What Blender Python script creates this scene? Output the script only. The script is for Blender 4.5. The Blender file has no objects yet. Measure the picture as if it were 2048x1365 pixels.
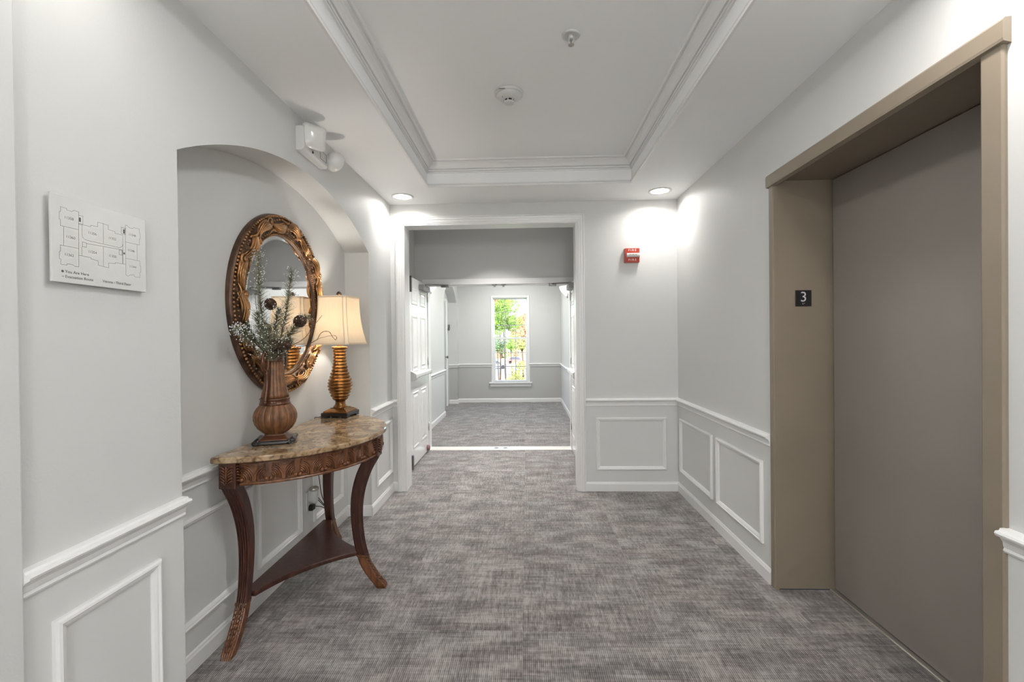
import bpy, bmesh, math, random
from mathutils import Matrix, Vector
random.seed(7)
PI = math.pi
SC = bpy.context.scene
COL = SC.collection

# ------------------------------------------------------------------ camera, world, exposure
F_PX, YAW, PITCH, ROLL, ZC = 904.34, -0.0319, -0.0067, -0.0107, 1.37
cam_d = bpy.data.cameras.new('camera')
cam_d.sensor_width = 36.0
cam_d.lens = F_PX / 2048 * 36.0
cam_d.clip_start = 0.05
cam_d.clip_end = 400
cam = bpy.data.objects.new('camera', cam_d)
COL.objects.link(cam)
fwd = Vector((math.sin(YAW) * math.cos(PITCH), math.cos(YAW) * math.cos(PITCH), math.sin(PITCH)))
rgt = Vector((math.cos(YAW), -math.sin(YAW), 0))
upv = rgt.cross(fwd)
r2 = rgt * math.cos(ROLL) + upv * math.sin(ROLL)
u2 = upv * math.cos(ROLL) - rgt * math.sin(ROLL)
m = Matrix((r2, u2, -fwd)).transposed().to_4x4()
m.translation = (0, 0, ZC)
cam.matrix_world = m
SC.camera = cam

SC.view_settings.view_transform = 'Standard'
SC.view_settings.look = 'None'
SC.view_settings.gamma = 1
SC.view_settings.use_curve_mapping = False
SC.view_settings.exposure = 0.78
SC.cycles.max_bounces = 9
SC.cycles.diffuse_bounces = 5
SC.cycles.glossy_bounces = 4
SC.cycles.adaptive_threshold = 0.04
SC.cycles.sample_clamp_indirect = 6.0

w = bpy.data.worlds.new('sky')
SC.world = w
w.use_nodes = True
wn = w.node_tree
bg = wn.nodes['Background']
sky = wn.nodes.new('ShaderNodeTexSky')
sky.sky_type = 'NISHITA'
sky.sun_disc = False
sky.sun_elevation = math.radians(42)
sky.sun_rotation = math.radians(150)
sky.air_density = 1.0
sky.dust_density = 3.0
wn.links.new(sky.outputs[0], bg.inputs[0])
bg.inputs[1].default_value = 0.85

sun_d = bpy.data.lights.new('sun', 'SUN')
sun_d.energy = 4.0
sun_d.angle = 0.02
sun_d.color = (1.0, 0.95, 0.86)
sun = bpy.data.objects.new('sun', sun_d)
COL.objects.link(sun)
sun.rotation_euler = (math.radians(48), 0, math.radians(-35))

LAMP_W = 2.7        # watts of one ceiling downlight
CENTRE_W = 7.0       # added fill lamp in the lobby tray, unseen above the camera

# ------------------------------------------------------------------ room numbers
XL, XR, D, H, XN = -1.216, 1.336, 4.038, 2.579, -1.404
YN, YF, ZS = 1.549, 3.469, 2.043           # niche ends, spring of its arch
REAR = -3.0
TL, TR, TD, TN, HT = -0.780, 0.841, 3.603, -1.9, 2.778   # ceiling tray
CL, CR, CH = -1.100, 0.455, 2.400          # cased opening
WT = 0.16                                  # its wall's thickness
VL, VR, VH = -1.37, 0.60, 2.78             # vestibule
DY = 5.52                                  # double door frame
DL_, DR_, DH = -1.215, 0.545, 2.045
FL, FR, FD = -1.46, 0.73, 9.64             # far corridor
ZR0, ZR1 = 0.757, 0.826                    # chair rail

# ------------------------------------------------------------------ materials
def nmat(name):
    mt = bpy.data.materials.new(name)
    mt.use_nodes = True
    return mt, mt.node_tree, mt.node_tree.nodes['Principled BSDF']

def nd(t, kind, **kw):
    n = t.nodes.new('ShaderNode' + kind)
    for k, v in kw.items():
        setattr(n, k, v)
    return n

def ramp(t, stops):
    r = nd(t, 'ValToRGB')
    el = r.color_ramp.elements
    while len(el) < len(stops):
        el.new(0.5)
    for e, (p, c) in zip(el, stops):
        e.position = p
        e.color = (c[0], c[1], c[2], 1)
    return r

def simple(name, col, rough=0.5, metal=0.0, bump=0.0, bscale=200, spec=0.5, var=0.0, vscale=6):
    mt, t, b = nmat(name)
    b.inputs['Base Color'].default_value = (*col, 1)
    b.inputs['Roughness'].default_value = rough
    b.inputs['Metallic'].default_value = metal
    b.inputs['Specular IOR Level'].default_value = spec
    tc = nd(t, 'TexCoord')
    if var:
        n = nd(t, 'TexNoise')
        n.inputs['Scale'].default_value = vscale
        n.inputs['Detail'].default_value = 4
        r = ramp(t, [(0.3, [c * (1 - var) for c in col]), (0.7, [min(1, c * (1 + var)) for c in col])])
        t.links.new(tc.outputs['Object'], n.inputs['Vector'])
        t.links.new(n.outputs['Fac'], r.inputs[0])
        t.links.new(r.outputs[0], b.inputs['Base Color'])
    if bump:
        n = nd(t, 'TexNoise')
        n.inputs['Scale'].default_value = bscale
        n.inputs['Detail'].default_value = 0
        bp = nd(t, 'Bump')
        bp.inputs['Strength'].default_value = bump
        bp.inputs['Distance'].default_value = 0.002
        t.links.new(tc.outputs['Object'], n.inputs['Vector'])
        t.links.new(n.outputs['Fac'], bp.inputs['Height'])
        t.links.new(bp.outputs[0], b.inputs['Normal'])
    return mt

def emit(name, col, s):
    mt, t, b = nmat(name)
    b.inputs['Base Color'].default_value = (*col, 1)
    b.inputs['Emission Color'].default_value = (*col, 1)
    b.inputs['Emission Strength'].default_value = s
    return mt

M = {}
M['wall'] = simple('wall_paint', (0.63, 0.632, 0.622), 0.55, bump=0.12, bscale=170)
M['ceil'] = simple('ceiling_paint', (0.88, 0.89, 0.89), 0.7)
M['trim'] = simple('trim_gloss_paint', (0.80, 0.80, 0.795), 0.28)
M['wains'] = simple('wainscot_paint', (0.68, 0.682, 0.672), 0.36)
M['grey'] = simple('grey_wall_paint', (0.48, 0.48, 0.47), 0.55, bump=0.1, bscale=170)
M['door'] = simple('door_gloss_paint', (0.80, 0.80, 0.795), 0.22)
M['greige'] = simple('elevator_taupe_paint', (0.240, 0.198, 0.150), 0.33, bump=0.10, bscale=420, var=0.05, vscale=3)
M['greige2'] = simple('elevator_door_paint', (0.270, 0.242, 0.220), 0.30, bump=0.10, bscale=420, var=0.05, vscale=2)
M['black'] = simple('black_plastic', (0.012, 0.012, 0.013), 0.35)
M['dark'] = simple('dark_gap', (0.02, 0.018, 0.016), 0.8)
M['alu'] = simple('brushed_aluminium', (0.50, 0.48, 0.44), 0.35, 0.8, bump=0.05, bscale=300)
M['steel'] = simple('dull_steel', (0.22, 0.22, 0.22), 0.35, 0.7)
M['whiteplastic'] = simple('white_plastic', (0.63, 0.63, 0.615), 0.35, bump=0.02)
M['red'] = simple('red_plastic', (0.43, 0.050, 0.030), 0.3)
M['whitetext'] = simple('white_lettering', (0.85, 0.80, 0.76), 0.5)
M['greytext'] = simple('grey_lettering', (0.13, 0.13, 0.125), 0.6)
M['silvertext'] = simple('silver_lettering', (0.62, 0.62, 0.62), 0.4)
M['lens'] = emit('lit_lamp_lens', (1.0, 0.95, 0.86), 9.0)
M['bowl'] = emit('lit_frosted_bowl', (1.0, 0.97, 0.92), 1.6)
M['muntin'] = simple('muntin_backlit_grey', (0.36, 0.36, 0.37), 0.4)  # backlit shade put into the muntins' colour
M['threshold'] = simple('threshold_metal', (0.74, 0.72, 0.68), 0.35, 0.0, bump=0.05)
M['mauve'] = simple('mauve_rubber', (0.25, 0.13, 0.14), 0.6)
M['ebony'] = simple('black_lacquer', (0.012, 0.010, 0.010), 0.18)
M['mirror'] = simple('mirror_glass', (0.86, 0.87, 0.88), 0.015, 1.0)
M['copper'] = simple('aged_copper', (0.095, 0.036, 0.017), 0.28, 0.3, bump=0.06, bscale=120, var=0.35, vscale=9)
M['vase'] = simple('vase_brown_glaze', (0.150, 0.062, 0.022), 0.42, 0.0, bump=0.12, bscale=160, var=0.45, vscale=34)
M['bronze'] = simple('lamp_bronze_gold', (0.25, 0.115, 0.032), 0.26, 0.8, bump=0.08, bscale=90, var=0.45, vscale=14)
M['gilt'] = simple('carved_gilt_bronze', (0.36, 0.185, 0.075), 0.30, 0.65, bump=0.15, bscale=90, var=0.6, vscale=11)
M['gilt_d'] = simple('carved_dark_bronze', (0.085, 0.046, 0.028), 0.4, 0.5, bump=0.2, bscale=70, var=0.5, vscale=14)
M['cord'] = simple('black_cord', (0.01, 0.01, 0.01), 0.4)
M['stem'] = simple('brown_stem', (0.10, 0.055, 0.03), 0.8)
M['needle'] = simple('frosted_pine_needles', (0.195, 0.195, 0.125), 0.7, var=0.6, vscale=40)
M['snow'] = simple('white_frost', (0.80, 0.82, 0.82), 0.7)
M['cone'] = simple('pine_cone_scales', (0.07, 0.035, 0.02), 0.7, var=0.4, vscale=50)
M['twig'] = simple('dry_twig', (0.09, 0.05, 0.03), 0.8)
M['clearlens'] = simple('frosted_clear_lens', (0.70, 0.70, 0.68), 0.12)

def m_wood(name, dark, mid, light, sc=7.0, rough=0.28):
    mt, t, b = nmat(name)
    tc = nd(t, 'TexCoord')
    mp = nd(t, 'Mapping')
    mp.inputs['Scale'].default_value = (sc * 3, sc * 3, sc * 0.5)
    n = nd(t, 'TexNoise')
    n.inputs['Scale'].default_value = 2.4
    n.inputs['Detail'].default_value = 7
    n.inputs['Distortion'].default_value = 0.8
    r = ramp(t, [(0.25, dark), (0.52, mid), (0.8, light)])
    t.links.new(tc.outputs['Object'], mp.inputs[0])
    t.links.new(mp.outputs[0], n.inputs['Vector'])
    t.links.new(n.outputs['Fac'], r.inputs[0])
    t.links.new(r.outputs[0], b.inputs['Base Color'])
    b.inputs['Roughness'].default_value = rough
    bp = nd(t, 'Bump')
    bp.inputs['Strength'].default_value = 0.12
    bp.inputs['Distance'].default_value = 0.001
    t.links.new(n.outputs['Fac'], bp.inputs['Height'])
    t.links.new(bp.outputs[0], b.inputs['Normal'])
    return mt
M['wood'] = m_wood('dark_cherry_wood', (0.022, 0.008, 0.006), (0.052, 0.018, 0.012), (0.10, 0.036, 0.021))
M['wood2'] = m_wood('carved_cherry_wood', (0.045, 0.016, 0.008), (0.140, 0.052, 0.020), (0.26, 0.105, 0.038), 9, 0.34)

def m_granite():
    mt, t, b = nmat('tan_granite')
    tc = nd(t, 'TexCoord')
    n1 = nd(t, 'TexNoise'); n1.inputs['Scale'].default_value = 7; n1.inputs['Detail'].default_value = 8; n1.inputs['Distortion'].default_value = 1.6
    n2 = nd(t, 'TexNoise'); n2.inputs['Scale'].default_value = 45; n2.inputs['Detail'].default_value = 6; n2.inputs['Distortion'].default_value = 0.6
    r1 = ramp(t, [(0.30, (0.13, 0.075, 0.04)), (0.44, (0.30, 0.20, 0.115)), (0.56, (0.42, 0.30, 0.18)), (0.72, (0.56, 0.45, 0.31))])
    r2 = ramp(t, [(0.34, (0.26, 0.20, 0.16)), (0.45, (0.80, 0.77, 0.73)), (0.60, (1, 1, 1)), (0.75, (1.0, 0.96, 0.9))])
    mx = nd(t, 'Mix', data_type='RGBA', blend_type='MULTIPLY')
    mx.inputs['Factor'].default_value = 0.85
    for n in (n1, n2):
        t.links.new(tc.outputs['Object'], n.inputs['Vector'])
    t.links.new(n1.outputs['Fac'], r1.inputs[0])
    t.links.new(n2.outputs['Fac'], r2.inputs[0])
    t.links.new(r1.outputs[0], mx.inputs['A'])
    t.links.new(r2.outputs[0], mx.inputs['B'])
    t.links.new(mx.outputs['Result'], b.inputs['Base Color'])
    b.inputs['Roughness'].default_value = 0.10
    return mt
M['granite'] = m_granite()

def m_shade():
    mt, t, b = nmat('cream_silk_shade')
    out = t.nodes['Material Output']
    tc = nd(t, 'TexCoord')
    mp = nd(t, 'Mapping'); mp.inputs['Scale'].default_value = (160, 160, 9)
    n = nd(t, 'TexNoise'); n.inputs['Scale'].default_value = 1.0; n.inputs['Detail'].default_value = 3
    r = ramp(t, [(0.3, (0.73, 0.65, 0.53)), (0.7, (0.78, 0.70, 0.58))])
    t.links.new(tc.outputs['Object'], mp.inputs[0]); t.links.new(mp.outputs[0], n.inputs['Vector']); t.links.new(n.outputs['Fac'], r.inputs[0])
    d = nd(t, 'BsdfDiffuse'); tr = nd(t, 'BsdfTranslucent'); mx = nd(t, 'MixShader')
    mx.inputs[0].default_value = 0.30
    t.links.new(r.outputs[0], d.inputs[0]); t.links.new(r.outputs[0], tr.inputs[0])
    t.links.new(d.outputs[0], mx.inputs[1]); t.links.new(tr.outputs[0], mx.inputs[2])
    t.links.new(mx.outputs[0], out.inputs['Surface'])
    return mt
M['shade'] = m_shade()

def m_glass():
    mt, t, b = nmat('window_glass')
    out = t.nodes['Material Output']
    tr = nd(t, 'BsdfTransparent'); gl = nd(t, 'BsdfGlossy'); mx = nd(t, 'MixShader')
    gl.inputs['Roughness'].default_value = 0.02
    tr.inputs[0].default_value = (0.94, 0.96, 0.96, 1)
    mx.inputs[0].default_value = 0.05
    t.links.new(tr.outputs[0], mx.inputs[1]); t.links.new(gl.outputs[0], mx.inputs[2])
    t.links.new(mx.outputs[0], out.inputs['Surface'])
    return mt
M['glass'] = m_glass()

def m_carpet():
    mt, t, b = nmat('ribbed_grey_carpet')
    g = nd(t, 'NewGeometry')
    oi = nd(t, 'ObjectInfo')
    sx = nd(t, 'SeparateXYZ')
    t.links.new(g.outputs['Position'], sx.inputs[0])
    def math_(op, a, b_=None):
        n = nd(t, 'Math', operation=op)
        for i, v in enumerate((a, b_)):
            if v is None: continue
            if isinstance(v, (int, float)): n.inputs[i].default_value = v
            else: t.links.new(v, n.inputs[i])
        return n.outputs[0]
    X, Y = sx.outputs['X'], sx.outputs['Y']
    seed = math_('MULTIPLY', oi.outputs['Random'], 40.0)
    def noise(kx, ky, snapx, snapy, off, detail=1.0):
        a = math_('MULTIPLY', math_('SNAP', X, snapx), kx) if snapx else math_('MULTIPLY', X, kx)
        c = math_('MULTIPLY', math_('SNAP', Y, snapy), ky) if snapy else math_('MULTIPLY', Y, ky)
        cb = nd(t, 'CombineXYZ')
        t.links.new(a, cb.inputs[0]); t.links.new(c, cb.inputs[1]); t.links.new(math_('ADD', seed, off), cb.inputs[2])
        n = nd(t, 'TexNoise'); n.inputs['Scale'].default_value = 1.0; n.inputs['Detail'].default_value = detail
        t.links.new(cb.outputs[0], n.inputs['Vector'])
        return n.outputs['Fac']
    patch = noise(6, 10, 0.0425, 0.027, 3.0, 0.0)           # woven blocks
    dash = noise(7, 48, 0.02, 0.009, 9.0)                 # cross dashes
    streak = noise(90, 5, 0.008, 0.02, 17.0)              # warp streaks
    fine = noise(420, 420, 0, 0, 31.0, 1.0)               # pile grain
    rdash = noise(117.6, 22, 0.0085, 0, 41.0, 1.0)        # dashes along each rib
    cross = noise(9, 150, 0.03, 0.0067, 47.0, 1.0)        # thin cross threads
    rib = math_('SINE', math_('MULTIPLY', X, 2 * PI / 0.0085))
    v = math_('MULTIPLY', patch, 0.62)
    v = math_('ADD', v, math_('MULTIPLY', dash, 0.55))
    v = math_('ADD', v, math_('MULTIPLY', streak, 0.40))
    v = math_('ADD', v, math_('MULTIPLY', fine, 0.55))
    v = math_('ADD', v, math_('MULTIPLY', rib, 0.19))
    v = math_('ADD', v, math_('MULTIPLY', math_('SUBTRACT', rdash, 0.5), 0.75))
    v = math_('ADD', v, math_('MULTIPLY', math_('SUBTRACT', cross, 0.5), 0.40))
    v = math_('ADD', v, math_('MULTIPLY', oi.outputs['Random'], 0.07))
    v = math_('SUBTRACT', v, 0.54)
    r = ramp(t, [(0.05, (0.062, 0.055, 0.053)), (0.38, (0.140, 0.128, 0.123)), (0.62, (0.228, 0.212, 0.204)), (0.95, (0.40, 0.375, 0.36))])
    t.links.new(v, r.inputs[0])
    hue = noise(3, 5, 0, 0, 50.0, 1.0)
    hr = ramp(t, [(0.35, (0.98, 1.0, 0.995)), (0.65, (1.03, 0.985, 0.985))])
    t.links.new(hue, hr.inputs[0])
    mx = nd(t, 'Mix', data_type='RGBA', blend_type='MULTIPLY')
    mx.inputs['Factor'].default_value = 1.0
    t.links.new(r.outputs[0], mx.inputs['A']); t.links.new(hr.outputs[0], mx.inputs['B'])
    t.links.new(mx.outputs['Result'], b.inputs['Base Color'])
    b.inputs['Roughness'].default_value = 0.95
    b.inputs['Specular IOR Level'].default_value = 0.1
    b.inputs['Sheen Weight'].default_value = 0.35
    b.inputs['Sheen Roughness'].default_value = 0.45
    bp = nd(t, 'Bump'); bp.inputs['Strength'].default_value = 0.35; bp.inputs['Distance'].default_value = 0.001
    t.links.new(rib, bp.inputs['Height']); t.links.new(bp.outputs[0], b.inputs['Normal'])
    return mt
M['carpet'] = m_carpet()

# ------------------------------------------------------------------ mesh helpers
class MB:
    def __init__(self):
        self.v, self.f, self.smooth = [], [], []
    def add(self, vs, fs, smooth=False):
        o = len(self.v)
        self.v += [tuple(p) for p in vs]
        self.f += [tuple(i + o for i in f) for f in fs]
        self.smooth += [smooth] * len(fs)
        return self
    def box(self, x0, x1, y0, y1, z0, z1):
        vs = [(x, y, z) for z in (z0, z1) for y in (y0, y1) for x in (x0, x1)]
        return self.add(vs, [(0, 2, 3, 1), (4, 5, 7, 6), (0, 1, 5, 4), (2, 6, 7, 3), (0, 4, 6, 2), (1, 3, 7, 5)])
    def quad(self, a, b, c, d):
        return self.add([a, b, c, d], [(0, 1, 2, 3)])
    def rings(self, rings, closed=True, cap0=False, cap1=False, smooth=True, loop=False):
        n = len(rings[0]); vs = [p for r in rings for p in r]; fs = []
        R = len(rings)
        for i in range(R if loop else R - 1):
            a, b = i * n, ((i + 1) % R) * n
            for j in range(n if closed else n - 1):
                k = (j + 1) % n
                fs.append((a + j, a + k, b + k, b + j))
        o = len(fs)
        self.add(vs, fs, smooth)
        base = len(self.v) - len(vs)
        if cap0:
            self.f.append(tuple(base + j for j in range(n))[::-1]); self.smooth.append(False)
        if cap1:
            self.f.append(tuple(base + (R - 1) * n + j for j in range(n))); self.smooth.append(False)
        return self
    def lathe(self, prof, c=(0, 0, 0), seg=32, flute=None, cap=True, smooth=True, axis='z'):
        rs = []
        for (r, z) in prof:
            ring = []
            for j in range(seg):
                a = 2 * PI * j / seg
                rr = r * (flute(a, z) if flute else 1)
                if axis == 'z': ring.append((c[0] + rr * math.cos(a), c[1] + rr * math.sin(a), c[2] + z))
                elif axis == 'x': ring.append((c[0] + z, c[1] + rr * math.cos(a), c[2] + rr * math.sin(a)))
                else: ring.append((c[0] + rr * math.sin(a), c[1] + z, c[2] + rr * math.cos(a)))
            rs.append(ring)
        return self.rings(rs, True, cap and prof[0][0] > 1e-5, cap and prof[-1][0] > 1e-5, smooth)
    def tube(self, pts, rad, seg=8, smooth=True, cap=True, loop=False):
        pts = [Vector(p) for p in pts]
        n = len(pts)
        rs = []
        up = None
        for i, p in enumerate(pts):
            if loop: d = pts[(i + 1) % n] - pts[i - 1]
            else: d = pts[min(i + 1, n - 1)] - pts[max(i - 1, 0)]
            if d.length < 1e-9: d = Vector((0, 0, 1))
            d.normalize()
            if up is None:
                up = Vector((0, 0, 1)) if abs(d.z) < 0.9 else Vector((1, 0, 0))
            a = (up - d * up.dot(d)).normalized()
            up = a
            b = d.cross(a)
            r = rad(i / (n - 1)) if callable(rad) else rad
            rs.append([p + (a * math.cos(2 * PI * j / seg) + b * math.sin(2 * PI * j / seg)) * r for j in range(seg)])
        return self.rings(rs, True, cap and not loop, cap and not loop, smooth, loop)
    def ball(self, c, r, seg=10, rn=6, sc=(1, 1, 1)):
        pr = [(max(1e-6, math.sin(PI * i / rn)), -math.cos(PI * i / rn)) for i in range(rn + 1)]
        rs = [[(c[0] + q * r * sc[0] * math.cos(2 * PI * j / seg), c[1] + q * r * sc[1] * math.sin(2 * PI * j / seg), c[2] + z * r * sc[2]) for j in range(seg)] for q, z in pr]
        return self.rings(rs)
    def prism(self, poly, fmap, a, b, smooth=False):
        n = len(poly)
        vs = [fmap(p[0], p[1], a) for p in poly] + [fmap(p[0], p[1], b) for p in poly]
        fs = [tuple(range(n))[::-1], tuple(range(n, 2 * n))] + [(i, (i + 1) % n, n + (i + 1) % n, n + i) for i in range(n)]
        return self.add(vs, fs, smooth)
    def sweep(self, path, prof, fmap, closed=False, side=1, cap=True):
        n = len(path); rs = []
        for i in range(n):
            p = Vector(path[i])
            ns = []
            for (a, b) in (((i - 1) % n, i), (i, (i + 1) % n)):
                if not closed and (a > b): continue
                if not closed and a == b: continue
                e = (Vector(path[b]) - Vector(path[a]))
                if e.length < 1e-9: continue
                e.normalize()
                ns.append(Vector((-e.y, e.x)) * side)
            if len(ns) == 2:
                mt = (ns[0] + ns[1]) / (1 + ns[0].dot(ns[1]))
            else:
                mt = ns[0]
            rs.append([fmap(p.x + mt.x * o, p.y + mt.y * o, h) for o, h in prof])
        if closed:
            rs.append(rs[0])
        return self.rings(rs, True, cap and not closed, cap and not closed, False)

def empty(name, loc, rz=0.0):
    o = bpy.data.objects.new(name, None)
    o.empty_display_size = 0.05
    COL.objects.link(o)
    o.location = loc
    o.rotation_euler = (0, 0, rz)
    return o

def mk(name, mb, mat, parent=None, org=(0, 0, 0), fix=True, bevel=0.0):
    me = bpy.data.meshes.new(name)
    ox, oy, oz = org
    me.from_pydata([(x - ox, y - oy, z - oz) for x, y, z in mb.v], [], mb.f)
    me.polygons.foreach_set('use_smooth', mb.smooth)
    bm = bmesh.new(); bm.from_mesh(me)
    if fix:
        bmesh.ops.remove_doubles(bm, verts=bm.verts, dist=1e-6)
        bmesh.ops.recalc_face_normals(bm, faces=bm.faces)
    if bevel:
        bmesh.ops.bevel(bm, geom=[e for e in bm.edges if len(e.link_faces) == 2 and e.calc_face_angle(0) > 0.6], offset=bevel, segments=2, affect='EDGES', profile=0.6)
    bm.to_mesh(me); bm.free()
    me.materials.append(M[mat] if isinstance(mat, str) else mat)
    o = bpy.data.objects.new(name, me)
    COL.objects.link(o)
    if parent is not None: o.parent = parent
    else: o.location = org
    return o

def tag(o, label=None, cat=None, group=None, kind=None):
    if label: o['label'] = label
    if cat: o['category'] = cat
    if group: o['group'] = group
    if kind: o['kind'] = kind
    return o

def struct(o, label=None):
    return tag(o, label, None, None, 'structure')

def text_mb(s, size, fmap, align='CENTER', thick=0.0006, bold=0.0):
    cu = bpy.data.curves.new('lettering', 'FONT')
    cu.body = s; cu.size = size; cu.align_x = align; cu.align_y = 'CENTER'
    cu.offset = bold; cu.resolution_u = 3
    ob = bpy.data.objects.new('lettering', cu)
    COL.objects.link(ob)
    bpy.context.view_layer.update()
    me = bpy.data.meshes.new_from_object(ob.evaluated_get(bpy.context.evaluated_depsgraph_get()))
    mb = MB()
    mb.add([fmap(v.co.x, v.co.y, thick) for v in me.vertices], [tuple(p.vertices) for p in me.polygons])
    bpy.data.objects.remove(ob); bpy.data.meshes.remove(me); bpy.data.curves.remove(cu)
    return mb

XY = lambda a, b, h: (a, b, h)                        # plan: path in (x, y), profile height = z
def on_x(x, s):                                        # wall plane x = const, path in (y, z), h towards s
    return lambda a, b, h: (x + s * h, a, b)
def on_y(y, s):                                        # wall plane y = const, path in (x, z), h towards s
    return lambda a, b, h: (a, y + s * h, b)

RAIL = [(0, ZR0), (0.010, ZR0), (0.013, ZR0 + .006), (0.010, ZR0 + .014), (0.012, ZR0 + .016), (0.014, ZR0 + .030), (0.022, ZR0 + .042), (0.034, ZR0 + .048), (0.037, ZR0 + .055), (0.034, ZR0 + .061), (0.024, ZR0 + .062), (0.021, ZR0 + .068), (0, ZR1)]
BASE = [(0, 0), (0.014, 0), (0.014, 0.064), (0.011, 0.070), (0.009, 0.078), (0.004, 0.083), (0, 0.083)]
PAN = [(0, 0), (0, 0.010), (0.005, 0.016), (0.012, 0.018), (0.017, 0.013), (0.022, 0.012), (0.029, 0.008), (0.034, 0.003), (0.034, 0)]
CAS = [(0, 0), (0, 0.010), (0.010, 0.012), (0.014, 0.016), (0.030, 0.018), (0.034, 0.022), (0.048, 0.024), (0.052, 0.018), (0.056, 0.024), (0.062, 0.024), (0.064, 0.020), (0.064, 0)]

def arch_z(y):
    c, h, rise = (YN + YF) / 2, (YF - YN) / 2, 0.262
    R = (h * h + rise * rise) / (2 * rise)
    return ZS + math.sqrt(max(0, R * R - (y - c) ** 2)) - (R - rise)

# ------------------------------------------------------------------ floor with carpet tiles
fl = struct(mk('floor', MB().box(-2.2, 1.9, REAR - .1, FD + .1, -0.06, -0.008), 'dark'), 'ribbed grey carpet tile floor')
TS = 0.63
tile_cache = {}
def tile(x0, x1, y0, y1):
    wd, dp = round(x1 - x0, 3), round(y1 - y0, 3)
    if wd < 0.02 or dp < 0.02: return
    key = (wd, dp)
    if key not in tile_cache:
        g = 0.0002; b = 0.0008
        a, c = wd / 2 - g, dp / 2 - g
        mb = MB()
        mb.rings([[(-a, -c, -0.008), (a, -c, -0.008), (a, c, -0.008), (-a, c, -0.008)], [(-a, -c, -b), (a, -c, -b), (a, c, -b), (-a, c, -b)], [(-a + b, -c + b, 0), (a - b, -c + b, 0), (a - b, c - b, 0), (-a + b, c - b, 0)]], True, False, True, False)
        me = bpy.data.meshes.new('carpet_tile')
        me.from_pydata(mb.v, [], mb.f)
        me.materials.append(M['carpet'])
        tile_cache[key] = me
    o = bpy.data.objects.new('carpet_tile', tile_cache[key])
    COL.objects.link(o)
    o.parent = fl
    o.location = ((x0 + x1) / 2, (y0 + y1) / 2, 0)
def tiles(x0, x1, y0, y1, ox=0.60, oy=2.105):
    i0, i1 = math.floor((x0 - ox) / TS), math.ceil((x1 - ox) / TS)
    j0, j1 = math.floor((y0 - oy) / TS), math.ceil((y1 - oy) / TS)
    for i in range(i0, i1):
        for j in range(j0, j1):
            tile(max(x0, ox + i * TS), min(x1, ox + (i + 1) * TS), max(y0, oy + j * TS), min(y1, oy + (j + 1) * TS))
tiles(XL, XR, REAR, D)
tiles(XN, XL, YN, YF)
tiles(XR, 1.615, 1.363, 2.468)
tiles(CL, CR, D, D + WT)
tiles(VL, VR, D + WT, DY - 0.01)
tiles(FL, FR, DY + 0.165, FD)
tiles(-1.64, FL, 7.99, 9.46)

# ------------------------------------------------------------------ walls of the lobby
mb = MB()
mb.quad((XL, 1.03, 0), (XL, YN, 0), (XL, YN, H), (XL, 1.03, H))
mb.quad((XL, YF, 0), (XL, D, 0), (XL, D, H), (XL, YF, H))
N = 48
ys = [YN + (YF - YN) * (0.5 - 0.5 * math.cos(PI * i / N)) for i in range(N + 1)]
for a, b in zip(ys, ys[1:]):
    mb.quad((XL, a, arch_z(a)), (XL, b, arch_z(b)), (XL, b, H), (XL, a, H))
mb.quad((XL, YN, 0), (XN, YN, 0), (XN, YN, ZS), (XL, YN, ZS))
mb.quad((XL, YF, 0), (XN, YF, 0), (XN, YF, ZS), (XL, YF, ZS))
mb.rings([[(XL, y, arch_z(y)) for y in ys], [(XN, y, arch_z(y)) for y in ys]], False, smooth=True)
wl = struct(mk('wall_left', mb, 'wall', fix=False), 'painted left wall with an arched niche')
mb = MB()
for a, b in zip(ys, ys[1:]):
    mb.quad((XN, a, 0), (XN, b, 0), (XN, b, arch_z(b)), (XN, a, arch_z(a)))
wni = struct(mk('wall_niche', mb, 'wall', fix=False), 'back wall of the arched niche')
mb = MB().box(-1.9, XL + 0.020, REAR, 1.03, 0, H)
struct(mk('wall_left_pier', mb, 'wall', bevel=0.004), 'plain wall pier at the left picture edge')
struct(mk('wall_rear', MB().box(-1.9, 1.9, REAR - .1, REAR, 0, 3.0), 'wall'), 'wall behind the camera')

EY0, EY1, EZ = 1.297, 2.512, 2.235                  # elevator opening in the right wall
mb = MB()
mb.quad((XR, EY1, 0), (XR, D, 0), (XR, D, H), (XR, EY1, H))
mb.quad((XR, EY0, EZ), (XR, EY1, EZ), (XR, EY1, H), (XR, EY0, H))
mb.quad((XR, REAR, 0), (XR, EY0, 0), (XR, EY0, H), (XR, REAR, H))
wr = struct(mk('wall_right', mb, 'wall', fix=False), 'painted right wall around the elevator')
mb = MB()
mb.box(-1.9, CL, D, D + WT, 0, 3.0)
mb.box(CR, 1.9, D, D + WT, 0, 3.0)
mb.box(CL, CR, D, D + WT, CH, 3.0)
wb = struct(mk('wall_back', mb, 'wall'), 'end wall of the lobby with a wide cased opening')

# wainscot skins below the chair rail
def skin(name, mb, par): return mk(name, mb, 'wains', par)
skin('wainscot', MB().box(XL, XL + 0.003, 1.03, YN, 0, ZR0 + .01), wl)
skin('wainscot', MB().box(XL, XL + 0.003, YF, D, 0, ZR0 + .01), wl)
skin('wainscot', MB().box(XN, XN + 0.003, YN, YF, 0, ZR0 + .01), wni)
skin('wainscot', MB().box(XR - 0.003, XR, EY1, D, 0, ZR0 + .01), wr)
skin('wainscot', MB().box(XR - 0.003, XR, REAR, EY0, 0, ZR0 + .01), wr)
skin('wainscot', MB().box(CR + .064, XR - .003, D - 0.003, D, 0, ZR0 + .01), wb)
skin('wainscot', MB().box(XL + .003, CL - .064, D - 0.003, D, 0, ZR0 + .01), wb)

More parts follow.
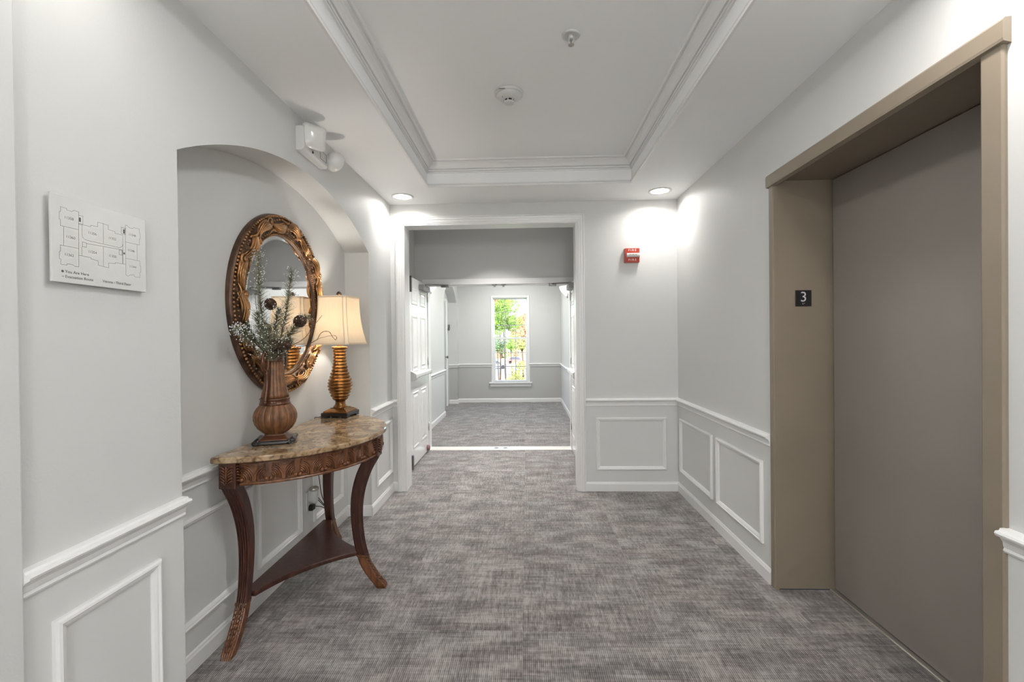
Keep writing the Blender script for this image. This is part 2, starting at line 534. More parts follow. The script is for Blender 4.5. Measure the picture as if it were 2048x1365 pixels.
# panel mouldings
def panel(par, fmap, a0, a1, z0, z1):
    mk('panel_moulding', MB().sweep([(a0, z0), (a1, z0), (a1, z1), (a0, z1)], PAN, fmap, True, 1), 'trim', par)
fx = on_x(XL + .003, 1)
panel(wl, fx, 1.105, 1.440, 0.185, 0.660)
panel(wl, fx, 3.575, 3.985, 0.185, 0.660)
fx = on_x(XN + .003, 1)
panel(wni, fx, 1.66, 2.235, 0.185, 0.640)
panel(wni, fx, 2.285, 2.735, 0.185, 0.640)
panel(wni, fx, 2.895, 3.36, 0.185, 0.640)
fx = on_x(XR - .003, -1)
panel(wr, fx, 3.290, 3.965, 0.190, 0.658)
panel(wr, fx, 2.597, 3.216, 0.190, 0.658)
panel(wr, fx, 0.45, 1.18, 0.190, 0.658)
panel(wb, on_y(D - .003, -1), 0.610, 1.229, 0.187, 0.656)

# chair rails and baseboards
def trim(name, mb, label, mat='trim'):
    return struct(mk(name, mb, mat), label)
trim('trim_1', MB().sweep([(XL, 1.03), (XL, YN)], RAIL, XY, side=-1), 'chair rail between the pier and the niche')
trim('trim_2', MB().sweep([(XN, YN), (XN, YF)], RAIL, XY, side=-1), 'chair rail along the back of the niche')
trim('trim_3', MB().sweep([(XL, YF), (XL, D), (CL - .064, D)], RAIL, XY, side=-1), 'chair rail between the niche and the door casing')
trim('trim_4', MB().sweep([(CR + .064, D), (XR, D), (XR, EY1)], RAIL, XY, side=-1), 'chair rail around the right corner')
trim('trim_5', MB().sweep([(XR, EY0 + .004), (XR, REAR)], RAIL, XY, side=-1), 'chair rail right of the elevator')
trim('baseboard_left', MB().sweep([(XL, 1.03), (XL, YN), (XN, YN), (XN, YF), (XL, YF), (XL, D), (CL - .064, D)], BASE, XY, side=-1), 'white baseboard along the left wall and niche')
trim('baseboard_right', MB().sweep([(CR + .064, D), (XR, D), (XR, EY1)], BASE, XY, side=-1), 'white baseboard around the right corner')
trim('baseboard_near', MB().sweep([(XR, EY0), (XR, REAR)], BASE, XY, side=-1), 'white baseboard right of the elevator')

# cased opening
oc = trim('trim_6', MB().sweep([(CL, 0), (CL, CH), (CR, CH), (CR, 0)], CAS, on_y(D, -1), side=1), 'white moulded casing around the wide opening')
mb = MB()
mb.box(CL, CL + .012, D - .004, D + WT + .004, 0, CH)
mb.box(CR - .012, CR, D - .004, D + WT + .004, 0, CH)
mb.box(CL + .012, CR - .012, D - .004, D + WT + .004, CH - .012, CH)
mk('jamb_lining', mb, 'trim', oc)
mk('back_casing', MB().sweep([(CL, 0), (CL, CH), (CR, CH), (CR, 0)], CAS, on_y(D + WT, 1), side=1), 'trim', oc)

# ------------------------------------------------------------------ ceiling with tray
mb = MB()
for (x0, x1, y0, y1) in ((-1.9, TL, REAR, D), (TR, 1.9, REAR, D), (TL, TR, TD, D), (TL, TR, REAR, TN)):
    mb.box(x0, x1, y0, y1, H, H + .02)
mb.box(TL - .02, TL, TN, TD, H + .001, HT + .02); mb.box(TR, TR + .02, TN, TD, H + .001, HT + .02)
mb.box(TL - .02, TR + .02, TD, TD + .02, H + .001, HT + .02); mb.box(TL - .02, TR + .02, TN - .02, TN, H + .001, HT + .02)
mb.box(TL - .02, TR + .02, TN - .02, TD + .02, HT, HT + .02)
ce = struct(mk('ceiling', mb, 'ceil'), 'grey-white ceiling with a raised tray')
rect = [(TL, TN), (TR, TN), (TR, TD), (TL, TD)]
CROWN = [(0, HT), (0, HT - .086), (.010, HT - .086), (.012, HT - .080), (.004, HT - .079), (.004, HT - .075), (.013, HT - .074), (.016, HT - .068), (.015, HT - .062), (.008, HT - .061), (.008, HT - .057), (.020, HT - .056), (.024, HT - .050), (.028, HT - .042), (.036, HT - .032), (.047, HT - .024), (.058, HT - .020), (.058, HT - .015), (.054, HT - .0145), (.054, HT - .011), (.068, HT - .010), (.074, HT - .005), (.076, HT)]
trim('trim_7', MB().sweep(rect, CROWN, XY, True, 1), 'white crown moulding round the ceiling tray')
LIP = [(0, H + .034), (0, H), (.012, H), (.012, H + .016), (.004, H + .0165), (.004, H + .0205), (.010, H + .021), (.010, H + .027), (.003, H + .0275), (.003, H + .033)]
trim('trim_8', MB().sweep(rect, LIP, XY, True, 1), 'narrow lip moulding at the edge of the ceiling tray')

# ------------------------------------------------------------------ vestibule and far corridor
mb = MB()
mb.box(VL - .6, VL, D + WT, DY + .06, 0, VH); mb.box(VR, VR + .3, D + WT, DY + .06, 0, VH)
mb.box(VL, DL_, DY + .02, DY + .12, 0, VH); mb.box(DR_, VR, DY + .02, DY + .12, 0, VH); mb.box(DL_, DR_, DY + .02, DY + .12, DH + .004, VH)
struct(mk('wall_vestibule', mb, 'wall'), 'dim grey wall above and beside the open double doors')
struct(mk('ceiling_far', MB().box(-3.2, 1.9, D + WT, FD + .15, VH, VH + .05), 'ceil'), 'ceiling of the far corridor')
AY0, AY1, AZ, AX = 7.99, 9.46, 2.12, -1.635
def arch2(y):
    c, h, rise = (AY0 + AY1) / 2, (AY1 - AY0) / 2, 0.30
    R = (h * h + rise * rise) / (2 * rise)
    return AZ + math.sqrt(max(0, R * R - (y - c) ** 2)) - (R - rise)
def two_tone(name, up, low, label, lowmat='grey'):
    o = struct(mk(name, up, 'wall', fix=False), label)
    mk('lower_wall', low, lowmat, o)
    return o
ZM = 0.785
up, low, low2 = MB(), MB(), MB()
y0c = DY + .12
for (a, b) in ((y0c, AY0), (AY1, FD)):
    up.quad((FL, a, ZM), (FL, b, ZM), (FL, b, VH), (FL, a, VH)); (low if a < AY0 else low2).quad((FL, a, 0), (FL, b, 0), (FL, b, ZM), (FL, a, ZM))
ys2 = [AY0 + (AY1 - AY0) * (0.5 - 0.5 * math.cos(PI * i / 32)) for i in range(33)]
for a, b in zip(ys2, ys2[1:]):
    up.quad((FL, a, arch2(a)), (FL, b, arch2(b)), (FL, b, VH), (FL, a, VH))
up.rings([[(FL, y, arch2(y)) for y in ys2], [(AX, y, arch2(y)) for y in ys2]], False)
for y in (AY0, AY1):
    up.quad((FL, y, ZM), (AX, y, ZM), (AX, y, AZ), (FL, y, AZ)); (low if y < 9 else low2).quad((FL, y, 0), (AX, y, 0), (AX, y, ZM), (FL, y, ZM))
for a, b in zip(ys2, ys2[1:]):
    up.quad((AX, a, 0), (AX, b, 0), (AX, b, arch2(b)), (AX, a, arch2(a)))
wfl = two_tone('wall_far_left', up, low, 'far corridor left wall with an arched door recess', 'wains')
mk('lower_wall', low2, 'grey', wfl)
up, low = MB(), MB()
up.quad((FR, y0c, ZM), (FR, FD, ZM), (FR, FD, VH), (FR, y0c, VH)); low.quad((FR, y0c, 0), (FR, FD, 0), (FR, FD, ZM), (FR, y0c, ZM))
up.box(FR, VR + .3, DY + .06, y0c, 0, VH); up.box(FL, VL, DY + .06, y0c, 0, VH)
two_tone('wall_far_right', up, low, 'far corridor right wall', 'wains')
WX0, WX1, WZ0, WZ1 = -0.715, 0.030, 0.430, 2.235       # window opening
up, low = MB(), MB()
up.box(FL - .3, WX0, FD, FD + .12, ZM, VH); up.box(WX1, FR + .3, FD, FD + .12, ZM, VH); up.box(WX0, WX1, FD, FD + .12, WZ1, VH)
low.box(FL - .3, WX0, FD, FD + .12, -.1, ZM); low.box(WX1, FR + .3, FD, FD + .12, -.1, ZM); low.box(WX0, WX1, FD, FD + .12, -.1, WZ0)
two_tone('wall_far', up, low, 'far end wall, pale above and grey below the rail')
trim('trim_9', MB().sweep([(FL, y0c), (FL, AY0)], RAIL, XY, side=-1), 'chair rail on the far corridor left wall')
trim('trim_10', MB().sweep([(AX, AY1), (FL, AY1), (FL, FD), (WX0 - .02, FD)], RAIL, XY, side=-1), 'chair rail left of the window')
trim('trim_11', MB().sweep([(WX1 + .02, FD), (FR, FD), (FR, y0c)], RAIL, XY, side=-1), 'chair rail right of the window')
trim('baseboard_far_left', MB().sweep([(FL, y0c), (FL, AY0), (AX, AY0)], BASE, XY, side=-1), 'baseboard of the far corridor left wall')
trim('baseboard_far', MB().sweep([(AX, AY1), (FL, AY1), (FL, FD), (FR, FD), (FR, y0c)], BASE, XY, side=-1), 'baseboard under the far window')

# door in the far arched recess
o = struct(mk('door_4', MB().box(AX - .03, AX + .004, 8.12, 9.11, 0.01, 2.10), 'grey', bevel=.003), 'grey apartment door in the far arched recess')
mk('door_casing', MB().sweep([(8.10, 0), (8.10, 2.115), (9.13, 2.115), (9.13, 0)], CAS, on_x(AX, 1), side=1), 'trim', o)
mk('knob', MB().lathe([(0.0001, .06), (.02, .058), (.028, .045), (.02, .03), (.01, .025), (.01, 0), (.024, .0)], (AX + .004, 9.04, 1.0), 14, axis='x'), 'steel', o)
e = empty('wall_medallion', (AX + .026, 9.33, 1.60))
tag(e, 'small dark ring plaque beside the door in the far recess', 'plaque')
mk('ring', MB().tube([(AX + .034, 9.33 + .055 * math.cos(2 * PI * i / 24), 1.60 + .055 * math.sin(2 * PI * i / 24)) for i in range(24)], .012, 8, loop=True), 'steel', e, e.location)
mk('backplate', MB().lathe([(0.06, 0), (0.06, .012), (.04, .016), (0.0001, .018)], (AX + .001, 9.33, 1.60), 24, axis='x'), 'alu', e, e.location)

# ------------------------------------------------------------------ double door frame, leaves, threshold
HW = 0.055
fr = trim('trim_12', MB().sweep([(DL_, 0), (DL_, DH), (DR_, DH), (DR_, 0)], [(0, 0), (0, .02), (HW, .02), (HW, 0)], on_y(DY + .02, -1), side=1), 'white frame of the open double doors')
mb = MB()
mb.box(DL_, DL_ + .012, DY, DY + .13, 0, DH); mb.box(DR_ - .012, DR_, DY, DY + .13, 0, DH); mb.box(DL_, DR_, DY, DY + .13, DH - .012, DH)
mk('frame_lining', mb, 'trim', fr)
mk('door_stop', MB().box(DL_ + .012, DR_ - .012, DY + .05, DY + .065, DH - .030, DH - .012), 'trim', fr)
for cx in (-0.385, -0.275):
    t_ = mk('strike_plate', MB().box(cx - .03, cx + .03, DY + .005, DY + .045, DH - .022, DH - .012), 'steel', fr)
    mk('latch_keeper', MB().box(cx - .013, cx + .013, DY + .012, DY + .04, DH - .046, DH - .022), 'steel', t_)
th = struct(mk('threshold', MB().prism([(DY - .008, -.006), (DY + .16, -.006), (DY + .16, .004), (DY + .13, .010), (DY + .02, .010), (DY - .008, .003)], lambda a, b, h: (h, a, b), VL + .1, VR - .02), 'threshold'), 'pale metal threshold strip under the double doors')
for cx in (-0.385, -0.275):
    mk('floor_strike', MB().lathe([(.028, 0), (.028, .0015), (.016, .0015), (.016, .0005)], (cx, DY + .06, .010), 16), 'steel', th)

def leaf(name, hx, s, label):
    """Open leaf: hinged at (hx, DY), swung 90 degrees toward the lobby; s = +1 when its seen face looks to +x."""
    L, T, TZ = 0.865, 0.044, 2.030
    o = empty(name, (hx, DY, 0))
    struct(o, label); o['category'] = 'door'
    xf = hx                                           # seen face plane
    mk('slab', MB().box(min(xf, xf - s * T), max(xf, xf - s * T), DY - .02 - L, DY - .02, .012, TZ), 'door', o, o.location, bevel=.002)
    f = on_x(xf, s)
    ya, yb = DY - .02 - L, DY - .02
    cols = ((ya + .115, ya + .115 + .255), (yb - .115 - .255, yb - .115))
    for (z0, z1) in ((0.20, 0.80), (1.02, 1.62), (1.74, 1.915)):
        for (a, b) in cols:
            p = mk('panel', MB().sweep([(a, z0), (b, z0), (b, z1), (a, z1)], [(0, 0), (0, .002), (.008, .007), (.016, .005), (.024, .001), (.024, 0)], f, True, 1), 'door', o, o.location)
            mb = MB(); k = .036
            mb.rings([[f(a + k, z0 + k, 0), f(b - k, z0 + k, 0), f(b - k, z1 - k, 0), f(a + k, z1 - k, 0)], [f(a + k + .018, z0 + k + .018, .006), f(b - k - .018, z0 + k + .018, .006), f(b - k - .018, z1 - k - .018, .006), f(a + k + .018, z1 - k - .018, .006)]], True, False, True, False)
            mk('raised_field', mb, 'door', p, o.location)
    # panic bar with vertical rods
    pb = mk('panic_bar', MB().prism([(0, .945), (.050, .955), (.062, .965), (.062, .995), (.045, 1.005), (0, 1.005)], lambda a, b, h: (xf + s * a, h, b), ya + .03, yb - .08), 'whiteplastic', o, o.location, bevel=.003)
    mk('end_cap', MB().prism([(0, .920), (.055, .940), (.072, .958), (.072, 1.002), (.055, 1.015), (0, 1.04)], lambda a, b, h: (xf + s * a, h, b), ya + .004, ya + .070), 'whiteplastic', pb, o.location, bevel=.004)
    mk('end_bracket', MB().prism([(0, .945), (.050, .950), (.066, .965), (.066, .998), (0, 1.010)], lambda a, b, h: (xf + s * a, h, b), yb - .082, yb - .05), 'whiteplastic', pb, o.location, bevel=.003)
    x0, x1 = sorted((xf, xf + s * .030))
    mk('top_latch', MB().box(x0, x1, ya + .002, ya + .034, TZ - .17, TZ - .004), 'steel', o, o.location, bevel=.003)
    mk('bottom_latch', MB().box(x0, x1, ya + .002, ya + .034, .014, .16), 'steel', o, o.location, bevel=.003)
    # closer
    x0, x1 = sorted((xf, xf + s * .060))
    cl = mk('closer', MB().box(x0, x1, yb - .42, yb - .10, TZ - .105, TZ - .045), 'steel', o, o.location, bevel=.004)
    px = xf + s * .03
    mk('arm', MB().tube([(px, yb - .20, TZ - .04), (px, yb - .20, TZ - .022), (px + s * .10, yb - .10, TZ - .012), (px + s * .19, yb + .005, DH - .02)], .008, 6), 'steel', cl, o.location)
    x0, x1 = sorted((xf + s * .17, xf + s * .26))
    mk('arm_shoe', MB().box(x0, x1, DY - .005, DY + .04, DH - .045, DH - .012), 'steel', cl, o.location, bevel=.003)
    for z in (.25, 1.05, 1.82):
        mk('hinge', MB().lathe([(.007, 0), (.007, .10)], (xf + s * .004, DY - .012, z), 10), 'alu', o, o.location)
    return o
l1 = leaf('door_1', DL_ + .004, 1, 'white six-panel double door leaf standing open at the left')
l2 = leaf('door_2', DR_ - .004, -1, 'white six-panel double door leaf standing open at the right')
mk('bumper', MB().lathe([(.036, 0), (.036, .018), (.028, .030), (.0001, .034)], (DL_ + .004, DY - .10, .055), 16, axis='x'), 'mauve', l1, l1.location)

# ------------------------------------------------------------------ window
wd = empty('window_1', (-.34, FD, WZ0))
struct(wd, 'tall white sash window of eighteen panes at the corridor end'); wd['category'] = 'window'
WO = wd.location
mk('window_casing', MB().sweep([(WX0, WZ0), (WX0, WZ1), (WX1, WZ1), (WX1, WZ0)], [(0, 0), (0, .012), (.006, .016), (.036, .018), (.040, .012), (.040, 0)], on_y(FD, -1), side=1), 'trim', wd, WO)
mb = MB(); mb.box(WX0, WX0 + .012, FD - .002, FD + .12, WZ0, WZ1); mb.box(WX1 - .012, WX1, FD - .002, FD + .12, WZ0, WZ1); mb.box(WX0, WX1, FD - .002, FD + .12, WZ1 - .012, WZ1)
mk('window_lining', mb, 'trim', wd, WO)
mk('window_sill', MB().box(WX0 - .085, WX1 + .085, FD - .06, FD + .12, WZ0 - .026, WZ0), 'trim', wd, WO, bevel=.006)
mk('apron_board', MB().box(WX0 - .065, WX1 + .065, FD - .022, FD, WZ0 - .095, WZ0 - .026), 'trim', wd, WO, bevel=.004)
def sash(z0, z1, y, fw):
    x0, x1 = WX0 + .012, WX1 - .012
    mb = MB().sweep([(x0, z0), (x1, z0), (x1, z1), (x0, z1)], [(0, 0), (0, .030), (fw, .030), (fw + .006, .020), (fw + .006, 0)], on_y(y, -1), True, 1)
    s = mk('sash', mb, 'trim', wd, WO)
    gx0, gx1, gz0, gz1 = x0 + fw, x1 - fw, z0 + fw, z1 - fw
    for k in (1, 2):
        cx = gx0 + (gx1 - gx0) * k / 3; cz = gz0 + (gz1 - gz0) * k / 3
        mk('muntin', MB().box(cx - .007, cx + .007, y - .020, y - .006, gz0, gz1), 'muntin', s, WO)
        mk('muntin', MB().box(gx0, gx1, y - .019, y - .007, cz - .007, cz + .007), 'muntin', s, WO)
    for i in range(3):
        for j in range(3):
            a, b = gx0 + (gx1 - gx0) * i / 3, gx0 + (gx1 - gx0) * (i + 1) / 3
            c, d = gz0 + (gz1 - gz0) * j / 3, gz0 + (gz1 - gz0) * (j + 1) / 3
            mk('pane', MB().box(a + .003, b - .003, y - .0145, y - .0115, c + .003, d - .003), 'glass', s, WO)
    return s
sash(1.345, WZ1 - .012, FD + .095, .018)
s2 = sash(WZ0, 1.385, FD + .060, .034)
for cx in (-.46, -.22):
    mk('sash_lock', MB().box(cx - .03, cx + .03, FD + .034, FD + .056, 1.385, 1.402), 'alu', s2, WO, bevel=.004)

# ------------------------------------------------------------------ elevator
el = empty('door_3', (1.48, (EY0 + EY1) / 2, 0))
struct(el, 'taupe painted steel elevator entrance with a closed sliding door'); el['category'] = 'elevator'
EO = el.location
XF = XR - 0.012
DX = 1.637
mk('head_face', MB().prism([(XR, 2.166), (XR - .022, 2.172), (XR - .024, 2.180), (XR - .024, 2.228), (XR - .018, 2.236), (XR, 2.238)], lambda a, b, h: (a, h, b), 1.286, 2.516), 'greige', el, EO)
def jamb(y0, y1, ret):
    mb = MB()
    mb.prism([(y0, XR + .01), (y0, XF + .004), (y0 + .006, XF), (y1 - .006, XF), (y1, XF + .004), (y1, XR + .01)], lambda a, b, h: (b, a, h), 0, 2.20)
    return mk('jamb_face', mb, 'greige', el, EO)
jamb(2.466, 2.512, 1); jamb(1.297, 1.363, -1)
mk('jamb_return', MB().box(XF + .004, DX + .06, 2.470, 2.510, 0.004, 2.20), 'greige', el, EO)
mk('jamb_return', MB().box(XF + .004, DX + .06, 1.300, 1.360, 0.004, 2.20), 'greige', el, EO)
mk('head_soffit', MB().box(XF + .002, DX + .06, 1.300, 2.510, 2.196, 2.235), 'greige', el, EO)
mk('shaft_gap', MB().box(DX + .03, DX + .06, 1.36, 2.470, 0, 2.196), 'dark', el, EO)
mk('sliding_door', MB().box(DX, DX + .028, 1.362, 2.464, 0.010, 2.192), 'greige2', el, EO, bevel=.002)
mk('sill', MB().prism([(1.612, -.006), (1.665, -.006), (1.665, .006), (1.650, .006), (1.650, .001), (1.640, .001), (1.640, .007), (1.616, .007), (1.612, .003)], lambda a, b, h: (a, h, b), 1.363, 2.468), 'alu', el, EO)
pl = mk('floor_number_plate', MB().box(1.440, 1.524, 2.4655, 2.4695, 1.523, 1.609), 'black', el, EO, bevel=.001)
mk('numeral', text_mb('3', 0.076, lambda a, b, h: (1.482 + a, 2.4655 - h, 1.571 + b)), 'silvertext', pl, EO)
mb = MB()
for (dx, dz) in ((-.004, .003), (.004, .003), (-.004, -.002)):
    mb.ball((1.482 + dx, 2.4653, 1.536 + dz), .0018, 8, 4)
mk('braille', mb, 'silvertext', pl, EO)

# ------------------------------------------------------------------ recessed downlights, wall sconces and added unseen fill lamps
def area(name, loc, size, watts, col, spread=PI, rot=(0, 0, 0), par=None):
    d = bpy.data.lights.new(name, 'AREA')
    d.shape = 'DISK'; d.size = size; d.energy = watts; d.color = col; d.spread = spread
    o = bpy.data.objects.new(name, d); COL.objects.link(o)
    o.location = loc; o.rotation_euler = rot
    if par: o.parent = par
    return o
def point(name, loc, rad, watts, col, par=None):
    d = bpy.data.lights.new(name, 'POINT')
    d.shadow_soft_size = rad; d.energy = watts; d.color = col
    o = bpy.data.objects.new(name, d); COL.objects.link(o); o.location = loc
    if par: o.parent = par
    return o
def downlight(x, y, label, watts=LAMP_W, col=(1.0, 0.98, 0.95), z=H):
    e = empty('recessed_downlight', (x, y, z))
    tag(e, label, 'downlight', 'recessed downlights')
    mk('trim_ring', MB().rings([[(x + r * math.cos(2 * PI * j / 40), y + r * math.sin(2 * PI * j / 40), z + dz) for j in range(40)] for r, dz in ((.094, 0), (.093, -.005), (.084, -.007), (.074, -.005), (.070, -.001), (.070, 0))]), 'whiteplastic', e, e.location)
    mk('lens', MB().lathe([(.072, -.0012), (.05, -.003), (.0001, -.0042)], (x, y, z), 32), 'lens', e, e.location)
    area('downlight_beam', (0, 0, -.010), .13, watts, col, math.radians(155), par=e)
downlight(-1.037, 3.81, 'recessed downlight in the ceiling corner over the left wall')
downlight(1.121, 3.80, 'recessed downlight in the ceiling corner over the fire alarm')
for (x, y) in ((-.98, 1.10), (1.08, 1.15), (-1.037, -1.6), (1.13, -1.6)):
    area('downlight_beam', (x, y, H - .004), .13, LAMP_W * (.45 if x < 0 else 1.8), (1.0, 0.97, 0.93), math.radians(165))
def fill_lamp(x, y, z, watts, label, rad=.20):  # ceiling lamps added out of view to brighten lobby and corridor
    e = empty('added_fill_lamp', (x, y, z)); tag(e, label, 'fill lamp', 'added fill lamps')
    mk('rim', MB().lathe([(rad + .015, 0), (rad + .015, -.025), (rad, -.030), (rad - .005, -.02)], (x, y, z), 40), 'alu', e, e.location)
    mk('diffuser', MB().lathe([(rad - .004, -.02), (rad - .03, -.045), (rad * .6, -.062), (.0001, -.070)], (x, y, z), 40), 'bowl', e, e.location)
    area('fill_lamp_light', (0, 0, -.075), rad * 1.7, watts, (1.0, 0.995, 0.985), par=e)
fill_lamp(.03, 1.45, HT, CENTRE_W, 'added fill lamp in the lobby tray, unseen above the camera')
fill_stand = empty('added_fill_stand', (.3, -2.5, 0)); tag(fill_stand, 'added bare bulb on a pole, unseen behind the camera', 'floor lamp')  # added light behind the camera, lifts the lobby's general brightness
mk('base', MB().lathe([(.14, 0), (.14, .015), (.03, .03), (.012, .04)], (.3, -2.5, 0), 32), 'steel', fill_stand, fill_stand.location)
mk('pole', MB().lathe([(.012, .04), (.012, 1.66)], (.3, -2.5, 0), 14), 'steel', fill_stand, fill_stand.location)
mk('bulb', MB().ball((.3, -2.5, 1.70), .045, 20, 12), 'bowl', fill_stand, fill_stand.location)
point('fill_bulb_light', (0, 0, 1.70), .14, 82.0, (1.0, 0.995, 0.98), fill_stand)
fill_lamp(-.36, 6.7, VH, 18, 'added fill lamp, unseen, just past the double doors')
fill_lamp(-.36, 8.6, VH, 14, 'added fill lamp, unseen, near the far window')

area('vestibule_fill', (-.36, 4.80, VH - .004), .13, 11.0, (1.0, 0.97, 0.93), math.radians(105))  # added source without a fixture, lightens the vestibule floor and header

def sconce(x, y, z, s, label, watts):
    e = empty('wall_sconce', (x, y, z)); tag(e, label, 'sconce', 'uplight wall sconces')
    mb = MB(); rs = []
    for i in range(9):
        t = i / 8; r = .115 * math.sin(PI / 2 * (0.12 + .88 * t)); zz = z - .10 + .16 * t
        rs.append([(x + s * (.012 + r * math.sin(PI * j / 20) * 1.15), y + r * math.cos(PI * j / 20), zz) for j in range(21)])
    mb.rings(rs, False)
    mk('glass_bowl', mb, 'bowl', e, e.location)
    x0, x1 = sorted((x, x + s * .014))
    mk('backplate', MB().box(x0, x1, y - .05, y + .05, z - .14, z + .02), 'steel', e, e.location, bevel=.003)
    point('sconce_bulb', (s * .07, 0, .02), .04, watts, (1.0, 0.93, 0.84), e)
sconce(FR, 7.95, 2.20, -1, 'glowing white bowl sconce on the far right wall', 7)
sconce(FL, 6.85, 2.20, 1, 'glowing white bowl sconce on the far left wall behind the door closer', 7)

# ------------------------------------------------------------------ console table
XB, YC, TW, TE, ZT = -1.366, 2.472, 0.572, 0.562, 0.866
tb = empty('console_table', (-1.15, YC, 0))
tag(tb, 'half-round carved dark wood console table with a tan granite top', 'console table')
TO = tb.location
def half_ellipse(w, e, z, n=56, x0=XB):
    return [(x0 + e * math.cos(-PI / 2 + PI * i / n), YC + w * math.sin(-PI / 2 + PI * i / n), z) for i in range(n + 1)]
mb = MB()
mb.rings([half_ellipse(TW - .006, TE - .006, ZT - .027), half_ellipse(TW, TE, ZT - .022), half_ellipse(TW, TE, ZT - .006), half_ellipse(TW - .005, TE - .005, ZT)], True, True, True, False)
mk('granite_top', mb, 'granite', tb, TO)
AW, AE, Z0, Z1 = TW - .030, TE - .030, 0.735, ZT - .027
XA = XB + .040                                        # the apron starts at the corner blocks, clear of the wall rail
# arclength table of the apron curve
TH = [-PI / 2 + PI * i / 400 for i in range(401)]
SL = [0.0]
for a, b in zip(TH, TH[1:]):
    SL.append(SL[-1] + math.hypot(AE * (math.cos(b) - math.cos(a)), AW * (math.sin(b) - math.sin(a))))
STOT = SL[-1]
def ap(s, z, h):
    s = max(0, min(STOT - 1e-6, s))
    import bisect
    i = min(399, max(0, bisect.bisect(SL, s) - 1))
    th = TH[i] + (TH[i + 1] - TH[i]) * (s - SL[i]) / (SL[i + 1] - SL[i])
    nx, ny = math.cos(th) / AE, math.sin(th) / AW
    k = math.hypot(nx, ny)
    return (XB + AE * math.cos(th) + nx / k * h, YC + AW * math.sin(th) + ny / k * h, z)
mb = MB()
clip = lambda z: [(max(x, XA), y, z) for x, y, _ in half_ellipse(AW, AE, z)]
mb.rings([clip(Z0), clip(Z1)], True, True, True, False)
apr = mk('apron', mb, 'wood2', tb, TO)
mb = MB()
mb.rings([[ap(s * STOT / 80, Z0 + dz, h) for s in range(5, 76)] for dz, h in ((0, 0), (0, .009), (.006, .011), (.011, .007), (.012, 0))], False, smooth=False)
mk('bead_moulding', mb, 'wood2', apr, TO)
mb = MB()
mb.rings([[ap(s * STOT / 80, Z1 + dz, h) for s in range(5, 76)] for dz, h in ((-.008, 0), (-.008, .006), (0, .010), (0, 0))], False, smooth=False)
mk('top_moulding', mb, 'wood', apr, TO)
SM = STOT / 2
def motif(s0, half=0):
    mb = MB()
    zc = (Z0 + Z1) / 2
    for sd in (-1, 1):
        if half and sd != half: continue
        cs, cz = s0 + sd * .050, Z0 + .026
        for i in range(6):
            r = .014 + .0075 * i
            pts = []
            for k in range(9):
                a = math.radians(96 + (88 + 3 * i) * k / 8)
                ds, dz = r * math.cos(a), r * 1.18 * math.sin(a)
                pts.append(ap(cs + sd * ds, min(Z1 - .012, max(Z0 + .014, cz + dz)), .0015 + .004 * math.sin(PI * k / 8)))
            mb.tube(pts, lambda t: .0015 + .0024 * math.sin(PI * min(1, .15 + .8 * t)), 5)
        c = ap(cs - sd * .001, cz - .003, .004)
        mb.ball(c, .0095, 10, 6)
    if not half:
        prof = [(-.006, Z0 + .014), (-.008, Z0 + .03), (-.007, Z0 + .045), (-.014, Z0 + .066), (-.017, Z1 - .013), (.017, Z1 - .013), (.014, Z0 + .066), (.007, Z0 + .045), (.008, Z0 + .03), (.006, Z0 + .014)]
        mb.prism(prof, lambda a, b, h: ap(s0 + a, b, h), 0, .007)
        mb.tube([ap(s0 + .012 * math.cos(2 * PI * k / 12), Z1 - .022 + .006 * math.sin(2 * PI * k / 12), .007) for k in range(12)], .0022, 5, loop=True)
    return mk('carved_fan', mb, 'wood2', apr, TO)
for sd in (-1, 1):
    for k in range(6):
        motif(SM + sd * (.040 + .062 + k * .116))
    motif(SM + sd * (.040 + .062 + 6 * .116), -sd)
